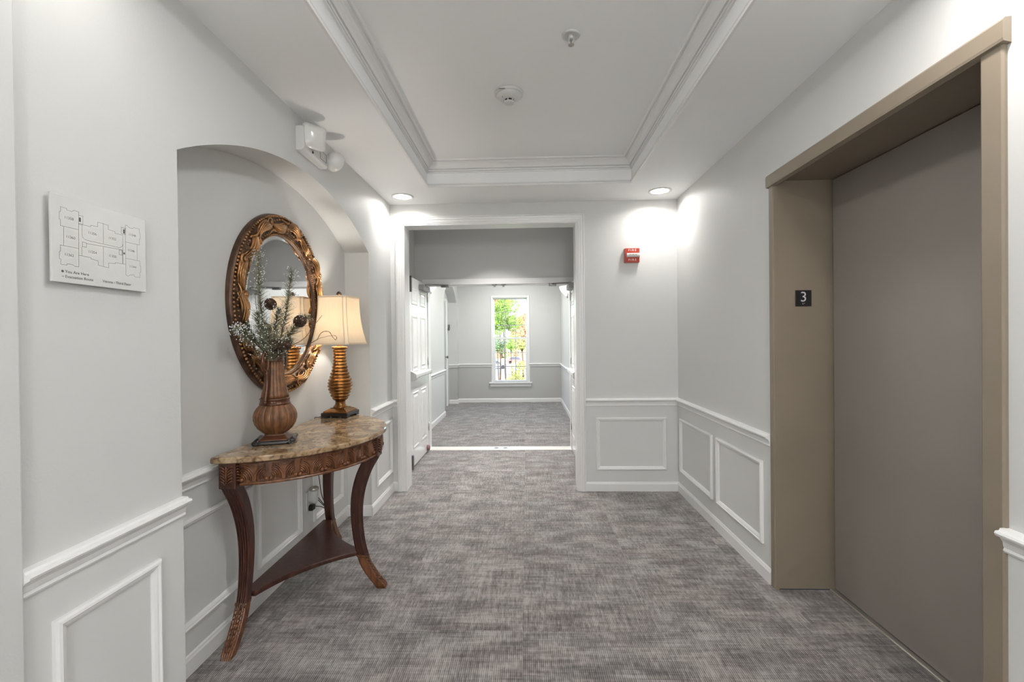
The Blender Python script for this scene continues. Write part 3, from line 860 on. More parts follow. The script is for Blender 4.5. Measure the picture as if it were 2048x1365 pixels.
# three corner blocks and legs
PROF = [(.735, 0.0), (.70, -.022), (.655, -.048), (.60, -.070), (.525, -.090), (.46, -.098), (.40, -.100), (.32, -.095), (.25, -.086), (.20, -.075), (.16, -.062), (.122, -.046), (.085, -.022), (.05, .002), (.025, .020), (.008, .033), (0.0, .034)]
def leg(bx, by, ang):
    ca, sa = math.cos(ang), math.sin(ang)
    def W(r, t, z): return (bx + ca * r - sa * t, by + sa * r + ca * t, z)
    mb = MB()
    mb.prism([(-.036, -.038), (.034, -.038), (.038, -.034), (.038, .034), (.034, .038), (-.036, .038)], lambda a, b, h: W(a, b, h), .728, Z1)
    bl = mk('corner_block', mb, 'wood', tb, TO, bevel=.002)
    # acanthus leaf on the block: herringbone of ridges either side of a stem
    for face in ('r', 't-', 't+'):
        mb = MB()
        def Fm(a, z, h):
            if face == 'r': return W(.038 + h, a, z)
            if face == 't-': return W(a, -.038 - h, z)
            return W(a, .038 + h, z)
        mb.tube([Fm(0, .745 + .08 * k / 6, .003) for k in range(7)], lambda t: .006 - .002 * t, 6)
        for k in range(6):
            z = .748 + k * .0125
            for sd in (-1, 1):
                mb.tube([Fm(sd * .004, z, .002), Fm(sd * .014, z + .010, .004), Fm(sd * .023, z + .016, .003), Fm(sd * .028, min(Z1 - .003, z + .014), .001)], lambda t: .0042 * (1 - .55 * t), 5)
        mk('carved_leaf', mb, 'wood2', bl, TO)
    # leg shaft with reeded outer face
    def ring(r, z, rt, tw, reed):
        pts = []
        n = 30
        for i in range(n + 1):
            t = -tw + 2 * tw * i / n
            rr = rt + (reed * abs(math.sin(PI * 5 * i / n)) if 0 < i < n else 0)
            pts.append(W(r + rr, t, z))
        pts += [W(r - rt * .6, tw, z), W(r - rt, tw * .8, z), W(r - rt, -tw * .8, z), W(r - rt * .6, -tw, z)]
        return pts
    # smooth the profile
    def at_z(z):
        for (za, ra), (zb, rb) in zip(PROF, PROF[1:]):
            if za >= z >= zb:
                return ra + (rb - ra) * (za - z) / (za - zb)
        return PROF[-1][1]
    def dims(z):
        k = min(1, max(0, z / .735))
        rt = .022 + .012 * max(0, (k - .45) / .55) ** 1.3
        tw = .023 + .010 * max(0, (k - .3) / .7)
        return rt, tw
    rs = []
    NZ = 40
    for i in range(NZ + 1):
        z = .735 - (.735 - .165) * i / NZ
        zz = [at_z(min(.735, max(0, z + d))) for d in (-.03, -.015, 0, .015, .03)]
        rt, tw = dims(z)
        rs.append(ring(sum(zz) / 5 if i else 0.0, z, rt, tw, .0065))
    lg = mk('leg', MB().rings(rs, True, True, True, False), 'wood', tb, TO)
    # carved foot: collar, then a leaf that runs down to the toe
    rs = []
    for i in range(25):
        z = .185 * (1 - i / 24)
        zz = [at_z(min(.735, max(0, z + d))) for d in (-.015, 0, .015)]
        rt, tw = dims(z)
        grow = 1.14 if i < 2 else 1.02 + .10 * math.sin(PI * i / 24)
        toe = .012 * max(0, (i - 16) / 8)
        if i >= 23: grow *= .9
        rs.append(ring(sum(zz) / 3 + toe * .6, z, rt * grow + toe * .4, tw * grow, .002))
    ft = mk('carved_foot', MB().rings(rs, True, True, True, False), 'wood2', lg, TO)
    mb = MB()
    for k in range(9):
        z = .165 - k * .0165
        for sd in (-1, 1):
            pts = []
            for q, (t, dz) in enumerate(((.003, 0), (.011, .012), (.019, .018), (.025, .012))):
                zq = max(.004, z - .006 + dz)
                rt, tw = dims(zq)
                toe = .012 * max(0, (1 - zq / .185) * 24 - 16) / 8
                pts.append(W(at_z(zq) + rt * 1.08 + toe + .003 - (.010 if q == 3 else 0), sd * t, zq))
            mb.tube(pts, lambda t: .0038 * (1 - .5 * t), 5)
    mk('leaf_ridges', mb, 'wood2', ft, TO)
    return lg
leg(XB + .064, YC - TW + .048, -PI / 2)
leg(XB + TE - .050, YC, 0)
leg(XB + .064, YC + TW - .048, PI / 2)
# shelf
def bez(a, c, b, n=14):
    return [((1 - t) ** 2 * a[0] + 2 * t * (1 - t) * c[0] + t * t * b[0], (1 - t) ** 2 * a[1] + 2 * t * (1 - t) * c[1] + t * t * b[1]) for t in [i / n for i in range(n + 1)]]
pn, pf, pe = (-1.275, YC - TW + .15), (-0.945, YC - .02), (-1.275, YC + TW - .15)
pf2 = (-0.945, YC + .02)
out = bez(pn, (-1.190, YC - .17), pf) + bez(pf2, (-1.190, YC + .17), pe) + [(-1.33, YC + TW - .15), (-1.33, YC - TW + .15)]
mb = MB()
def inset(k):
    c = (-1.2, YC)
    return [(x + (c[0] - x) * k, y + (c[1] - y) * k) for x, y in out]
mb.rings([[(x, y, .180) for x, y in inset(.015)], [(x, y, .186) for x, y in out], [(x, y, .198) for x, y in out], [(x, y, .204) for x, y in inset(.02)]], True, True, True, False)
mk('lower_shelf', mb, 'wood', tb, TO)

# ------------------------------------------------------------------ vase
VX, VY = -1.250, 2.205
vs = empty('vase', (VX, VY, ZT + .0005))
tag(vs, 'tall brown ribbed urn vase with ring handles on a black foot', 'vase')
vs.rotation_euler = (0, 0, math.radians(20))
mb = MB()
def rsq(s, r, z, n=6):
    pts = []
    for q in range(4):
        cx, cy = ((1, 1), (-1, 1), (-1, -1), (1, -1))[q]
        for k in range(n + 1):
            a = q * PI / 2 + PI / 2 * k / n
            pts.append((cx * (s - r) + r * math.cos(a), cy * (s - r) + r * math.sin(a), z))
    return pts
mb.rings([rsq(.076, .02, .002), rsq(.080, .02, .006), rsq(.080, .02, .016), rsq(.076, .02, .020)], True, True, True, False)
bs = mk('foot', mb, 'ebony', vs)
for sx in (-1, 1):
    mk('scroll', MB().tube([(sx * .080, -.078, .012), (sx * .080, .078, .012)], .012, 14), 'ebony', bs)
    mk('scroll_spiral', MB().tube([(sx * .080 + .0085 * (1 - t / 22) * math.cos(t * .7), -.079, .012 + .0085 * (1 - t / 22) * math.sin(t * .7)) for t in range(20)], .0018, 5), 'ebony', bs)
mb = MB(); mb.rings([rsq(.066, .012, .020), rsq(.066, .012, .023), rsq(.056, .016, .030), rsq(.046, .018, .040), rsq(.044, .02, .046)], True, True, True, False)
mk('plinth', mb, 'copper', vs)
fl8 = lambda n, d: (lambda a, z: 1 - d * (1 - abs(math.sin(n * a / 2)) ** .38))
mk('body', MB().lathe([(.042, .042), (.048, .046), (.062, .055), (.080, .072), (.092, .092), (.0985, .115), (.0985, .135), (.093, .155), (.083, .172), (.073, .184), (.068, .190)], (0, 0, 0), 192, fl8(16, .10)), 'vase', vs)
bd = mk('collar', MB().lathe([(.066, .186), (.070, .189), (.0715, .193), (.068, .197), (.0665, .204), (.0665, .211), (.0690, .214), (.0690, .219), (.064, .222)], (0, 0, 0), 96, fl8(16, .02)), 'copper', vs)
mk('neck', MB().lathe([(.064, .220), (.060, .240), (.054, .268), (.0480, .300), (.0440, .335), (.0420, .370), (.0415, .396), (.042, .400)], (0, 0, 0), 192, fl8(16, .085)), 'vase', vs)
mk('rim', MB().lathe([(.042, .398), (.044, .404), (.042, .410), (.041, .424), (.043, .430), (.039, .432), (.036, .428), (.036, .36), (.0001, .355)], (0, 0, 0), 48), 'copper', vs)
for sg in (0, PI):
    az = math.radians(245) + sg
    ca, sa = math.cos(az), math.sin(az)
    rw = lambda r, z: (ca * r, sa * r, z)
    mb = MB()
    mb.tube([rw(.068 + .022 * math.cos(2 * PI * k / 24), .402 + .046 * math.sin(2 * PI * k / 24)) for k in range(24)], .0075, 8, loop=True)
    hd = mk('handle', mb, 'copper', vs)
    mk('strap', MB().tube([rw(.066, .358), rw(.059, .34), rw(.057, .30), rw(.061, .27), rw(.069, .235), rw(.074, .215), rw(.074, .203)], lambda t: .0085 + .003 * math.sin(PI * t), 8), 'copper', hd)
    mk('stud', MB().ball(rw(.076, .203), .010, 12, 8), 'copper', hd)
    mk('bracket', MB().tube([rw(.040, .39), rw(.050, .395)], .006, 6), 'copper', hd)

# ------------------------------------------------------------------ dried arrangement in the vase
RIM = Vector((VX, VY, ZT + .40))
def curve(a, b, bow, n=14):
    a, b = Vector(a), Vector(b)
    c = (a + b) / 2 + Vector(bow)
    return [a * (1 - t) ** 2 + c * 2 * t * (1 - t) + b * t * t for t in [i / n for i in range(n + 1)]]
def branch(tip, bow, label, nneed=340, ln=.048, snow=.45, t0=.2, rad=.0035, snowr=.0032, group='frosted pine sprigs in the vase'):
    p0 = RIM + Vector((random.uniform(-.02, .02), random.uniform(-.02, .02), -.03))
    pts = curve(p0, tip, bow)
    e = empty('pine_sprig', tuple(p0)); tag(e, label, 'pine sprig', group)
    mk('stem', MB().tube(pts, lambda t: rad * (1 - .65 * t), 6), 'stem', e, e.location)
    nb, sb = MB(), MB()
    for i in range(int(nneed * 1.35)):
        t = t0 + (1 - t0) * random.random()
        k = t * (len(pts) - 1); j = min(int(k), len(pts) - 2)
        p = pts[j].lerp(pts[j + 1], k - j)
        d = (pts[j + 1] - pts[j]).normalized()
        r = Vector((random.gauss(0, 1), random.gauss(0, 1), random.gauss(0, 1)))
        r = (r - d * r.dot(d)).normalized()
        L = ln * random.uniform(.5, 1.45) * (1.1 - .45 * t)
        nd_ = (r * random.uniform(.55, 1.0) + d * random.uniform(.5, 1.0)).normalized()
        q = p + nd_ * L + Vector((0, 0, -.12 * L))
        if q.x < XN + .075 and q.z > 1.06: q.x = XN + .075
        s1 = nd_.cross(Vector((.3, .5, .8))).normalized() * .0012
        s2 = nd_.cross(s1).normalized() * .0012
        nb.add([p + s1, p - s1 * .5 + s2, p - s1 * .5 - s2, q], [(0, 1, 3), (1, 2, 3), (2, 0, 3)])
        if random.random() < snow * .75 * (.25 + t):
            sz = snowr * random.uniform(.5, 1.15)
            sb.add([q + Vector(v) * sz for v in ((1, 0, 0), (-1, 0, 0), (0, 1, 0), (0, -1, 0), (0, 0, 1), (0, 0, -1))], [(0, 2, 4), (2, 1, 4), (1, 3, 4), (3, 0, 4), (2, 0, 5), (1, 2, 5), (3, 1, 5), (0, 3, 5)], True)
    tag(mk('needles', nb, 'needle', e, e.location, fix=False), kind='stuff')
    tag(mk('frost', sb, 'snow', e, e.location, fix=False), kind='stuff')
branch((-1.277, 2.125, 1.785), (-.03, -.01, 0), 'tallest frosted pine sprig, at the left of the vase', 520, .050, .55, .12)
branch((-1.154, 2.195, 1.715), (.03, 0, .02), 'second tall frosted pine sprig, leaning right above the vase', 460, .050, .42, .12)
branch((-1.307, 2.005, 1.425), (-.03, -.04, .08), 'short white-tipped sprig drooping to the left of the vase', 300, .050, .50, .40, snowr=.0040)
branch((-1.087, 2.195, 1.485), (.01, 0, .06), 'bushy pine sprig reaching right toward the lamp shade', 420, .060, .18, .1)
branch((-1.177, 2.125, 1.520), (0, -.03, .04), 'short dense pine sprig at the centre of the arrangement', 420, .058, .22, .1)
branch((-1.267, 2.100, 1.500), (-.02, -.03, .04), 'short greyish pine sprig at the centre left of the arrangement', 320, .055, .30, .1)
branch((-1.217, 2.090, 1.430), (.0, -.03, .05), 'low wispy pine sprig in front of the arrangement', 260, .060, .2, .1)
branch((-1.327, 2.100, 1.440), (-.02, -.02, .05), 'low wispy pine sprig left of the large cone', 220, .055, .3, .2)
branch((-1.147, 2.160, 1.370), (.02, -.02, .06), 'low pine sprig hanging over the vase rim', 260, .050, .2, .1)
def cone(c, R, ax, label, frost):
    e = empty('pine_cone', c); tag(e, label, 'pine cone', 'pine cones in the arrangement')
    A = Vector(ax).normalized()
    u = A.cross(Vector((.2, .9, .4))).normalized(); v = A.cross(u)
    mb, sb = MB(), MB()
    C0 = Vector(c)
    mb.tube([C0 - A * R * 1.1, C0 - A * R * .4, C0 + A * R * .5, C0 + A * R * 1.25], lambda t: R * (.25 + .3 * math.sin(PI * min(1, t + .15))), 8)
    n = 64
    for i in range(n):
        t = (i + .5) / n
        a = i * 2.399963
        rad = R * (.95 * math.sin(PI * (0.12 + .84 * t)) ** .7)
        w_ = u * math.cos(a) + v * math.sin(a); tg = A.cross(w_)
        b0 = C0 + A * (R * (-1.0 + 2.1 * t)) + w_ * rad * .35
        tp = C0 + A * (R * (-.85 + 2.25 * t)) + w_ * rad
        wd_ = R * .24
        up_ = A * R * .09
        mb.add([b0 - tg * wd_ * .5, b0 + tg * wd_ * .5, tp + tg * wd_, tp + w_ * R * .10, tp - tg * wd_, tp - up_], [(0, 1, 2, 4), (2, 3, 4), (0, 4, 5), (1, 5, 2), (4, 3, 5), (3, 2, 5)])
        if random.random() < frost:
            q = tp + up_ * .6
            sb.ball(q, R * .10, 6, 4, (1, 1, .5))
    mk('scales', mb, 'cone', e, e.location, fix=False)
    if sb.v: tag(mk('frost', sb, 'snow', e, e.location, fix=False), kind='stuff')
cone((-1.227, 2.175, 1.335), .040, (.2, -.6, .5), 'large frosted pine cone resting on the vase rim', .55)
cone((-1.244, 2.165, 1.545), .028, (.3, -.7, .4), 'dark pine cone high at the centre of the arrangement', .05)
cone((-1.112, 2.185, 1.462), .030, (.7, -.6, .2), 'dark pine cone at the right side of the arrangement', .08)
cone((-1.167, 2.165, 1.345), .024, (.5, -.6, .2), 'small pine cone tucked low at the right of the rim', .25)
cone((-1.257, 2.150, 1.435), .022, (-.3, -.7, .3), 'small brown pine cone low at the left of the arrangement', .1)
def twig(pts, label, side=()):
    e = empty('twig', pts[0]); tag(e, label, 'twig', 'bare twigs in the arrangement')
    P_ = [Vector(p) for p in pts]
    sm = []
    n = len(P_)
    for i in range(n - 1):
        p0, p1, p2, p3 = P_[max(0, i - 1)], P_[i], P_[i + 1], P_[min(n - 1, i + 2)]
        for k in range(6):
            t = k / 6
            sm.append(0.5 * ((2 * p1) + (-p0 + p2) * t + (2 * p0 - 5 * p1 + 4 * p2 - p3) * t * t + (-p0 + 3 * p1 - 3 * p2 + p3) * t ** 3))
    sm.append(P_[-1])
    mk('stem', MB().tube(sm, lambda t: .0015 * (1 - .5 * t) + .0003, 6), 'twig', e, e.location)
    mb = MB()
    for i in range(8, len(sm), 5):
        mb.ball(sm[i], .0022, 6, 4)
    tag(mk('buds', mb, 'twig', e, e.location), kind='stuff')
    for sp in side:
        mk('side_shoot', MB().tube(sp, .0009, 5), 'twig', e, e.location)
R0 = (VX + .01, VY, ZT + .40)
twig([R0, (-1.182, 2.190, 1.330), (-1.102, 2.170, 1.365), (-1.057, 2.160, 1.400), (-1.042, 2.160, 1.430), (-1.012, 2.160, 1.460), (-0.987, 2.160, 1.490)], 'straight bare twig pointing up across the lamp shade')
twig([R0, (-1.162, 2.180, 1.325), (-1.072, 2.170, 1.345), (-1.032, 2.170, 1.365), (-1.017, 2.170, 1.375), (-1.002, 2.170, 1.400), (-0.982, 2.170, 1.412), (-0.957, 2.170, 1.408), (-0.942, 2.170, 1.385), (-0.927, 2.170, 1.370), (-0.922, 2.170, 1.385), (-0.937, 2.170, 1.392)], 'curly bare twig looping in front of the lamp shade', [[(-1.032, 2.170, 1.365), (-1.002, 2.170, 1.380), (-0.962, 2.170, 1.389), (-0.937, 2.170, 1.392)]])
twig([R0, (-1.282, 2.160, 1.400), (-1.297, 2.150, 1.480), (-1.302, 2.140, 1.550), (-1.297, 2.130, 1.600)], 'thin bare twig standing upright beside the tallest sprig')

# ------------------------------------------------------------------ table lamp
LX, LY, LR = -1.232, 2.945, math.radians(-4)
lp = empty('table_lamp', (LX, LY, ZT + .0005), LR)
tag(lp, 'lit table lamp with a cream bell shade and ribbed bronze base', 'table lamp')
def sq(s, z): return [(s, s, z), (-s, s, z), (-s, -s, z), (s, -s, z)]
mb = MB()
mb.rings([sq(.087, .012), sq(.088, .016), sq(.088, .030), sq(.085, .033)], True, True, True, False)
for sx in (-1, 1):
    for sy in (-1, 1):
        mb.box(sx * .066 - .021, sx * .066 + .021, sy * .066 - .021, sy * .066 + .021, 0, .014)
mk('base', mb, 'ebony', lp)
mb = MB(); mb.rings([sq(.078, .033), sq(.078, .040), sq(.062, .050), sq(.048, .056), sq(.046, .060)], True, True, True, False)
mk('plinth', mb, 'bronze', lp)
prof = [(.044, .058), (.046, .063), (.040, .070), (.032, .082), (.031, .095), (.036, .106)]
zs0, zs1 = .106, .440
key = [(0, .044), (.10, .060), (.22, .074), (.30, .078), (.38, .074), (.50, .062), (.62, .050), (.75, .043), (.88, .0405), (1, .042)]
def kr(t):
    for (a, ra), (b, rb) in zip(key, key[1:]):
        if a <= t <= b:
            q = (t - a) / (b - a); q = q * q * (3 - 2 * q)
            return ra + (rb - ra) * q
    return key[-1][1]
NR = 16
for i in range(NR * 6 + 1):
    t = i / (NR * 6)
    prof.append((kr(t) * (.87 + .15 * abs(math.sin(PI * NR * t)) ** .6), zs0 + (zs1 - zs0) * t))
prof += [(.046, .443), (.050, .448), (.050, .456), (.044, .460), (.018, .462)]
mk('body', MB().lathe(prof, (0, 0, 0), 40), 'bronze', lp)
mk('socket', MB().lathe([(.018, .460), (.018, .51), (.014, .515)], (0, 0, 0), 16), 'alu', lp)
ZB0, ZB1 = .478, .782                                   # shade bottom and top
def shade_ring(t, off=0):
    s = .099 + .032 * (1 - t) ** 2.2 - off
    c = .016
    z = ZB0 + (ZB1 - ZB0) * t
    pts = []
    for q in range(4):
        a = q * PI / 2
        for (x, y) in ((s, s - c), (s - c, s)):
            pts.append((x * math.cos(a) - y * math.sin(a), x * math.sin(a) + y * math.cos(a), z))
    return pts
mb = MB()
mb.rings([shade_ring(i / 14) for i in range(15)], True, smooth=False)
shd = mk('shade', mb, 'shade', lp)
shd.modifiers.new('thick', 'SOLIDIFY').thickness = .0015
shd.rotation_euler = (0, 0, math.radians(-4))
for t in (0.0, 1.0):
    mk('shade_trim', MB().sweep([(p[0], p[1]) for p in shade_ring(t)], [(-.002, -.005), (-.002, .005), (.0015, .005), (.0015, -.005)], lambda a, b, h, zz=ZB0 + (ZB1 - ZB0) * t: (a, b, zz + h), True, -1), 'shade', shd)
for q in range(8):
    mk('seam_piping', MB().tube([shade_ring(i / 14)[q] for i in range(15)], .0016, 5), 'shade', shd)
mb = MB()
for a in (0, PI / 2):
    mb.tube([(.097 * math.cos(a), .097 * math.sin(a), ZB1 - .004), (0, 0, ZB1 - .004), (-.097 * math.cos(a), -.097 * math.sin(a), ZB1 - .004)], .0022, 6)
mb.tube([(.020, 0, .50), (.055, 0, .57), (.060, 0, .66), (.03, 0, .76), (0, 0, ZB1 - .006), (-.03, 0, .76), (-.060, 0, .66), (-.055, 0, .57), (-.020, 0, .50)], .002, 6)
mk('harp', mb, 'alu', lp)
mk('finial', MB().lathe([(.004, ZB1 - .006), (.007, ZB1 + .004), (.014, ZB1 + .010), (.018, ZB1 + .020), (.015, ZB1 + .031), (.006, ZB1 + .040), (.0001, ZB1 + .043)], (0, 0, 0), 48, fl8(8, .12)), 'gilt_d', lp)
mk('bulb', MB().lathe([(.012, .515), (.014, .53), (.026, .555), (.030, .575), (.026, .595), (.012, .606), (.0001, .608)], (0, 0, 0), 20), emit('lit_bulb', (1.0, 0.82, 0.58), 12), lp)
point('lamp_bulb_light', (0, 0, .64), .03, 6.5, (1.0, 0.95, 0.88), lp)
# its cord: over the back of the table, down to the outlet
def spline(P_, k_=8):
    P_ = [Vector(p) for p in P_]; sm = []; n = len(P_)
    for i in range(n - 1):
        p0, p1, p2, p3 = P_[max(0, i - 1)], P_[i], P_[i + 1], P_[min(n - 1, i + 2)]
        for k in range(k_):
            t = k / k_
            sm.append(0.5 * ((2 * p1) + (-p0 + p2) * t + (2 * p0 - 5 * p1 + 4 * p2 - p3) * t * t + (-p0 + 3 * p1 - 3 * p2 + p3) * t ** 3))
    sm.append(P_[-1]); return sm
inv = Matrix.Rotation(-LR, 3, 'Z')
def loc_l(p): return tuple(inv @ (Vector(p) - Vector((LX, LY, ZT + .0005))))
CW = [(-1.325, 2.94, ZT + .006), (-1.345, 2.88, ZT + .004), (-1.368, 2.87, ZT + .004), (-1.378, 2.90, .85), (-1.380, 2.92, .84), (-1.392, 2.94, .60), (-1.385, 2.955, .45), (-1.37, 2.96, .33), (-1.345, 2.985, .245), (-1.335, 2.99, .225), (-1.35, 2.955, .27), (-1.37, 2.90, .345), (-1.375, 2.875, .365), (-1.365, 2.91, .315), (-1.345, 2.965, .25), (-1.34, 2.995, .218), (-1.36, 2.93, .27), (-1.378, 2.86, .300), (-1.386, 2.835, .300)]
cd = mk('cord', MB().tube([loc_l(p) for p in spline(CW)], .0026, 6), 'cord', lp)
mk('cord_tie', MB().tube([loc_l((-1.342 + .008 * math.cos(k), 2.985 + .006 * math.sin(k), .235 + .0012 * k)) for k in range(14)], .0022, 5), 'silvertext', cd)
mb = MB(); mb.prism([(2.818, .286), (2.858, .286), (2.858, .314), (2.845, .320), (2.825, .320), (2.818, .310)], lambda a, b, h: loc_l((h, a, b)), -1.392, -1.368)
mk('plug', mb, 'black', cd)

# wall outlet and plug-in air freshener
ot = empty('wall_outlet', (XN + .003, 2.84, .345)); tag(ot, 'white wall outlet low in the niche under the console table', 'outlet')
mk('cover_plate', MB().box(XN + .003, XN + .009, 2.803, 2.877, .285, .405), 'whiteplastic', ot, ot.location, bevel=.002)
for z in (.318, .372):
    mk('receptacle', MB().box(XN + .009, XN + .011, 2.822, 2.858, z - .016, z + .016), 'whiteplastic', ot, ot.location, bevel=.001)
af = empty('air_freshener', (XN + .011, 2.84, .37)); tag(af, 'white plug-in air freshener with a grey cap on the wall outlet', 'air freshener')
mk('body', MB().lathe([(.020, 0), (.024, .006), (.025, .030), (.025, .070), (.022, .076)], (XN + .038, 2.84, .335), 24), 'whiteplastic', af, af.location)
mk('cap', MB().lathe([(.027, .076), (.029, .079), (.029, .092), (.025, .096), (.016, .096), (.016, .092)], (XN + .038, 2.84, .335), 24), M['alu'], af, af.location)
mk('backplate', MB().box(XN + .011, XN + .022, 2.822, 2.858, .345, .41), 'whiteplastic', af, af.location, bevel=.002)

# ------------------------------------------------------------------ oval mirror
MYC, MZC = 2.548, 1.572
AI, BI, FWD = 0.364, 0.390, 0.118
mr = empty('wall_mirror', (XN, MYC, MZC)); tag(mr, 'oval wall mirror in a carved gilt bronze frame inside the niche', 'mirror')
MO = mr.location
def E(phi, d, h): return (XN + h, MYC + (AI + d) * math.cos(phi), MZC + (BI + d) * math.sin(phi))
mb = MB(); NP = 120
mb.rings([[E(2 * PI * i / NP, .006, .012) for i in range(NP)], [E(2 * PI * i / NP, -.022, .0155) for i in range(NP)]], True, False, True, False)
gl = mk('mirror_glass', mb, 'mirror', mr, MO)
NP = 420
prof = [(0, .010), (-.002, .018), (.003, .025), (.009, .026), (.012, .021), (.018, .026), (.026, .036), (.036, .043), (.048, .047), (.060, .047), (.072, .044), (.084, .037), (.092, .030), (.097, .028), (.103, .032), (.110, .030), (.116, .020), (.118, .004), (.116, 0)]
rs = []
for i in range(NP):
    ph = 2 * PI * i / NP
    ring = []
    for d, h in prof:
        k = max(0, math.sin(PI * (d - .015) / .08)) if .015 < d < .095 else 0
        h2 = h + k * (.005 * math.sin(24 * ph + 60 * d) + .004 * math.sin(52 * ph - 90 * d)) - k * .010
        ring.append(E(ph, d, h2))
    rs.append(ring)
fm = mk('frame', MB().rings(rs, False, smooth=True, loop=True), 'gilt_d', mr, MO)
mb = MB()
for i in range(150):
    ph = 2 * PI * i / 150
    mb.ball(E(ph, .104, .034), .0072, 6, 4, (1, 1, 1))
tag(mk('outer_beading', mb, 'gilt', fm, MO), kind='stuff')
mb = MB()
for i in range(190):
    ph = 2 * PI * i / 190
    mb.tube([E(ph, .003, .026), E(ph + .016, .012, .026)], .0038, 5)
tag(mk('inner_rope', mb, 'gilt', fm, MO), kind='stuff')
NL = 17
for q in range(NL):
    p0 = 2 * PI * q / NL + .1
    fl_ = 1 if q % 2 else -1
    mb = MB()
    # long acanthus leaf: five ridges fanning from one root
    for k in range(7):
        s = (k - 3) / 3
        pts = []
        for j in range(11):
            t = j / 10
            ph = p0 + .36 * t * (1 - .10 * abs(s))
            base_d = .055 + fl_ * .022 * math.sin(PI * (t * 1.15 - .1))
            d = base_d + s * (.006 + .020 * math.sin(PI * min(1, t * .9 + .1)))
            d = max(.016, min(.096, d))
            h = .040 + .016 * math.sin(PI * t) - .012 * s * s + .010 * t * (1 - abs(s))
            pts.append(E(ph, d, h))
        mb.tube(pts, lambda t: .0072 * (1 - .62 * t) + .0008, 6)
    mk('acanthus_leaf', mb, 'gilt', fm, MO)
    mb = MB()
    pc, dc = p0 + .40, .055 - fl_ * .020
    sp = []
    for j in range(34):
        t = j / 33
        a = t * 3.4 * PI * fl_ + (0 if fl_ > 0 else PI)
        r = .026 * (1 - .80 * t)
        sp.append(E(pc + r * math.cos(a) / .44, max(.016, min(.098, dc + r * math.sin(a))), .042 + .014 * t))
    mb.tube(sp, lambda t: .0062 * (1 - .35 * t), 6)
    mb.ball(E(pc, dc, .054), .0075, 8, 6)
    for j in range(4):
        mb.ball(E(p0 + .10 + .055 * j, .055 - fl_ * (.032 - .002 * j), .040), .0062 - .0008 * j, 8, 5)
    mb.tube([E(p0 + .30 + .16 * t / 8, .055 + fl_ * (.034 - .016 * math.sin(PI * t / 8)), .042 + .008 * math.sin(PI * t / 8)) for t in range(9)], lambda t: .006 * math.sin(PI * (.12 + .76 * t)), 6)
    mk('scroll', mb, 'gilt', fm, MO)

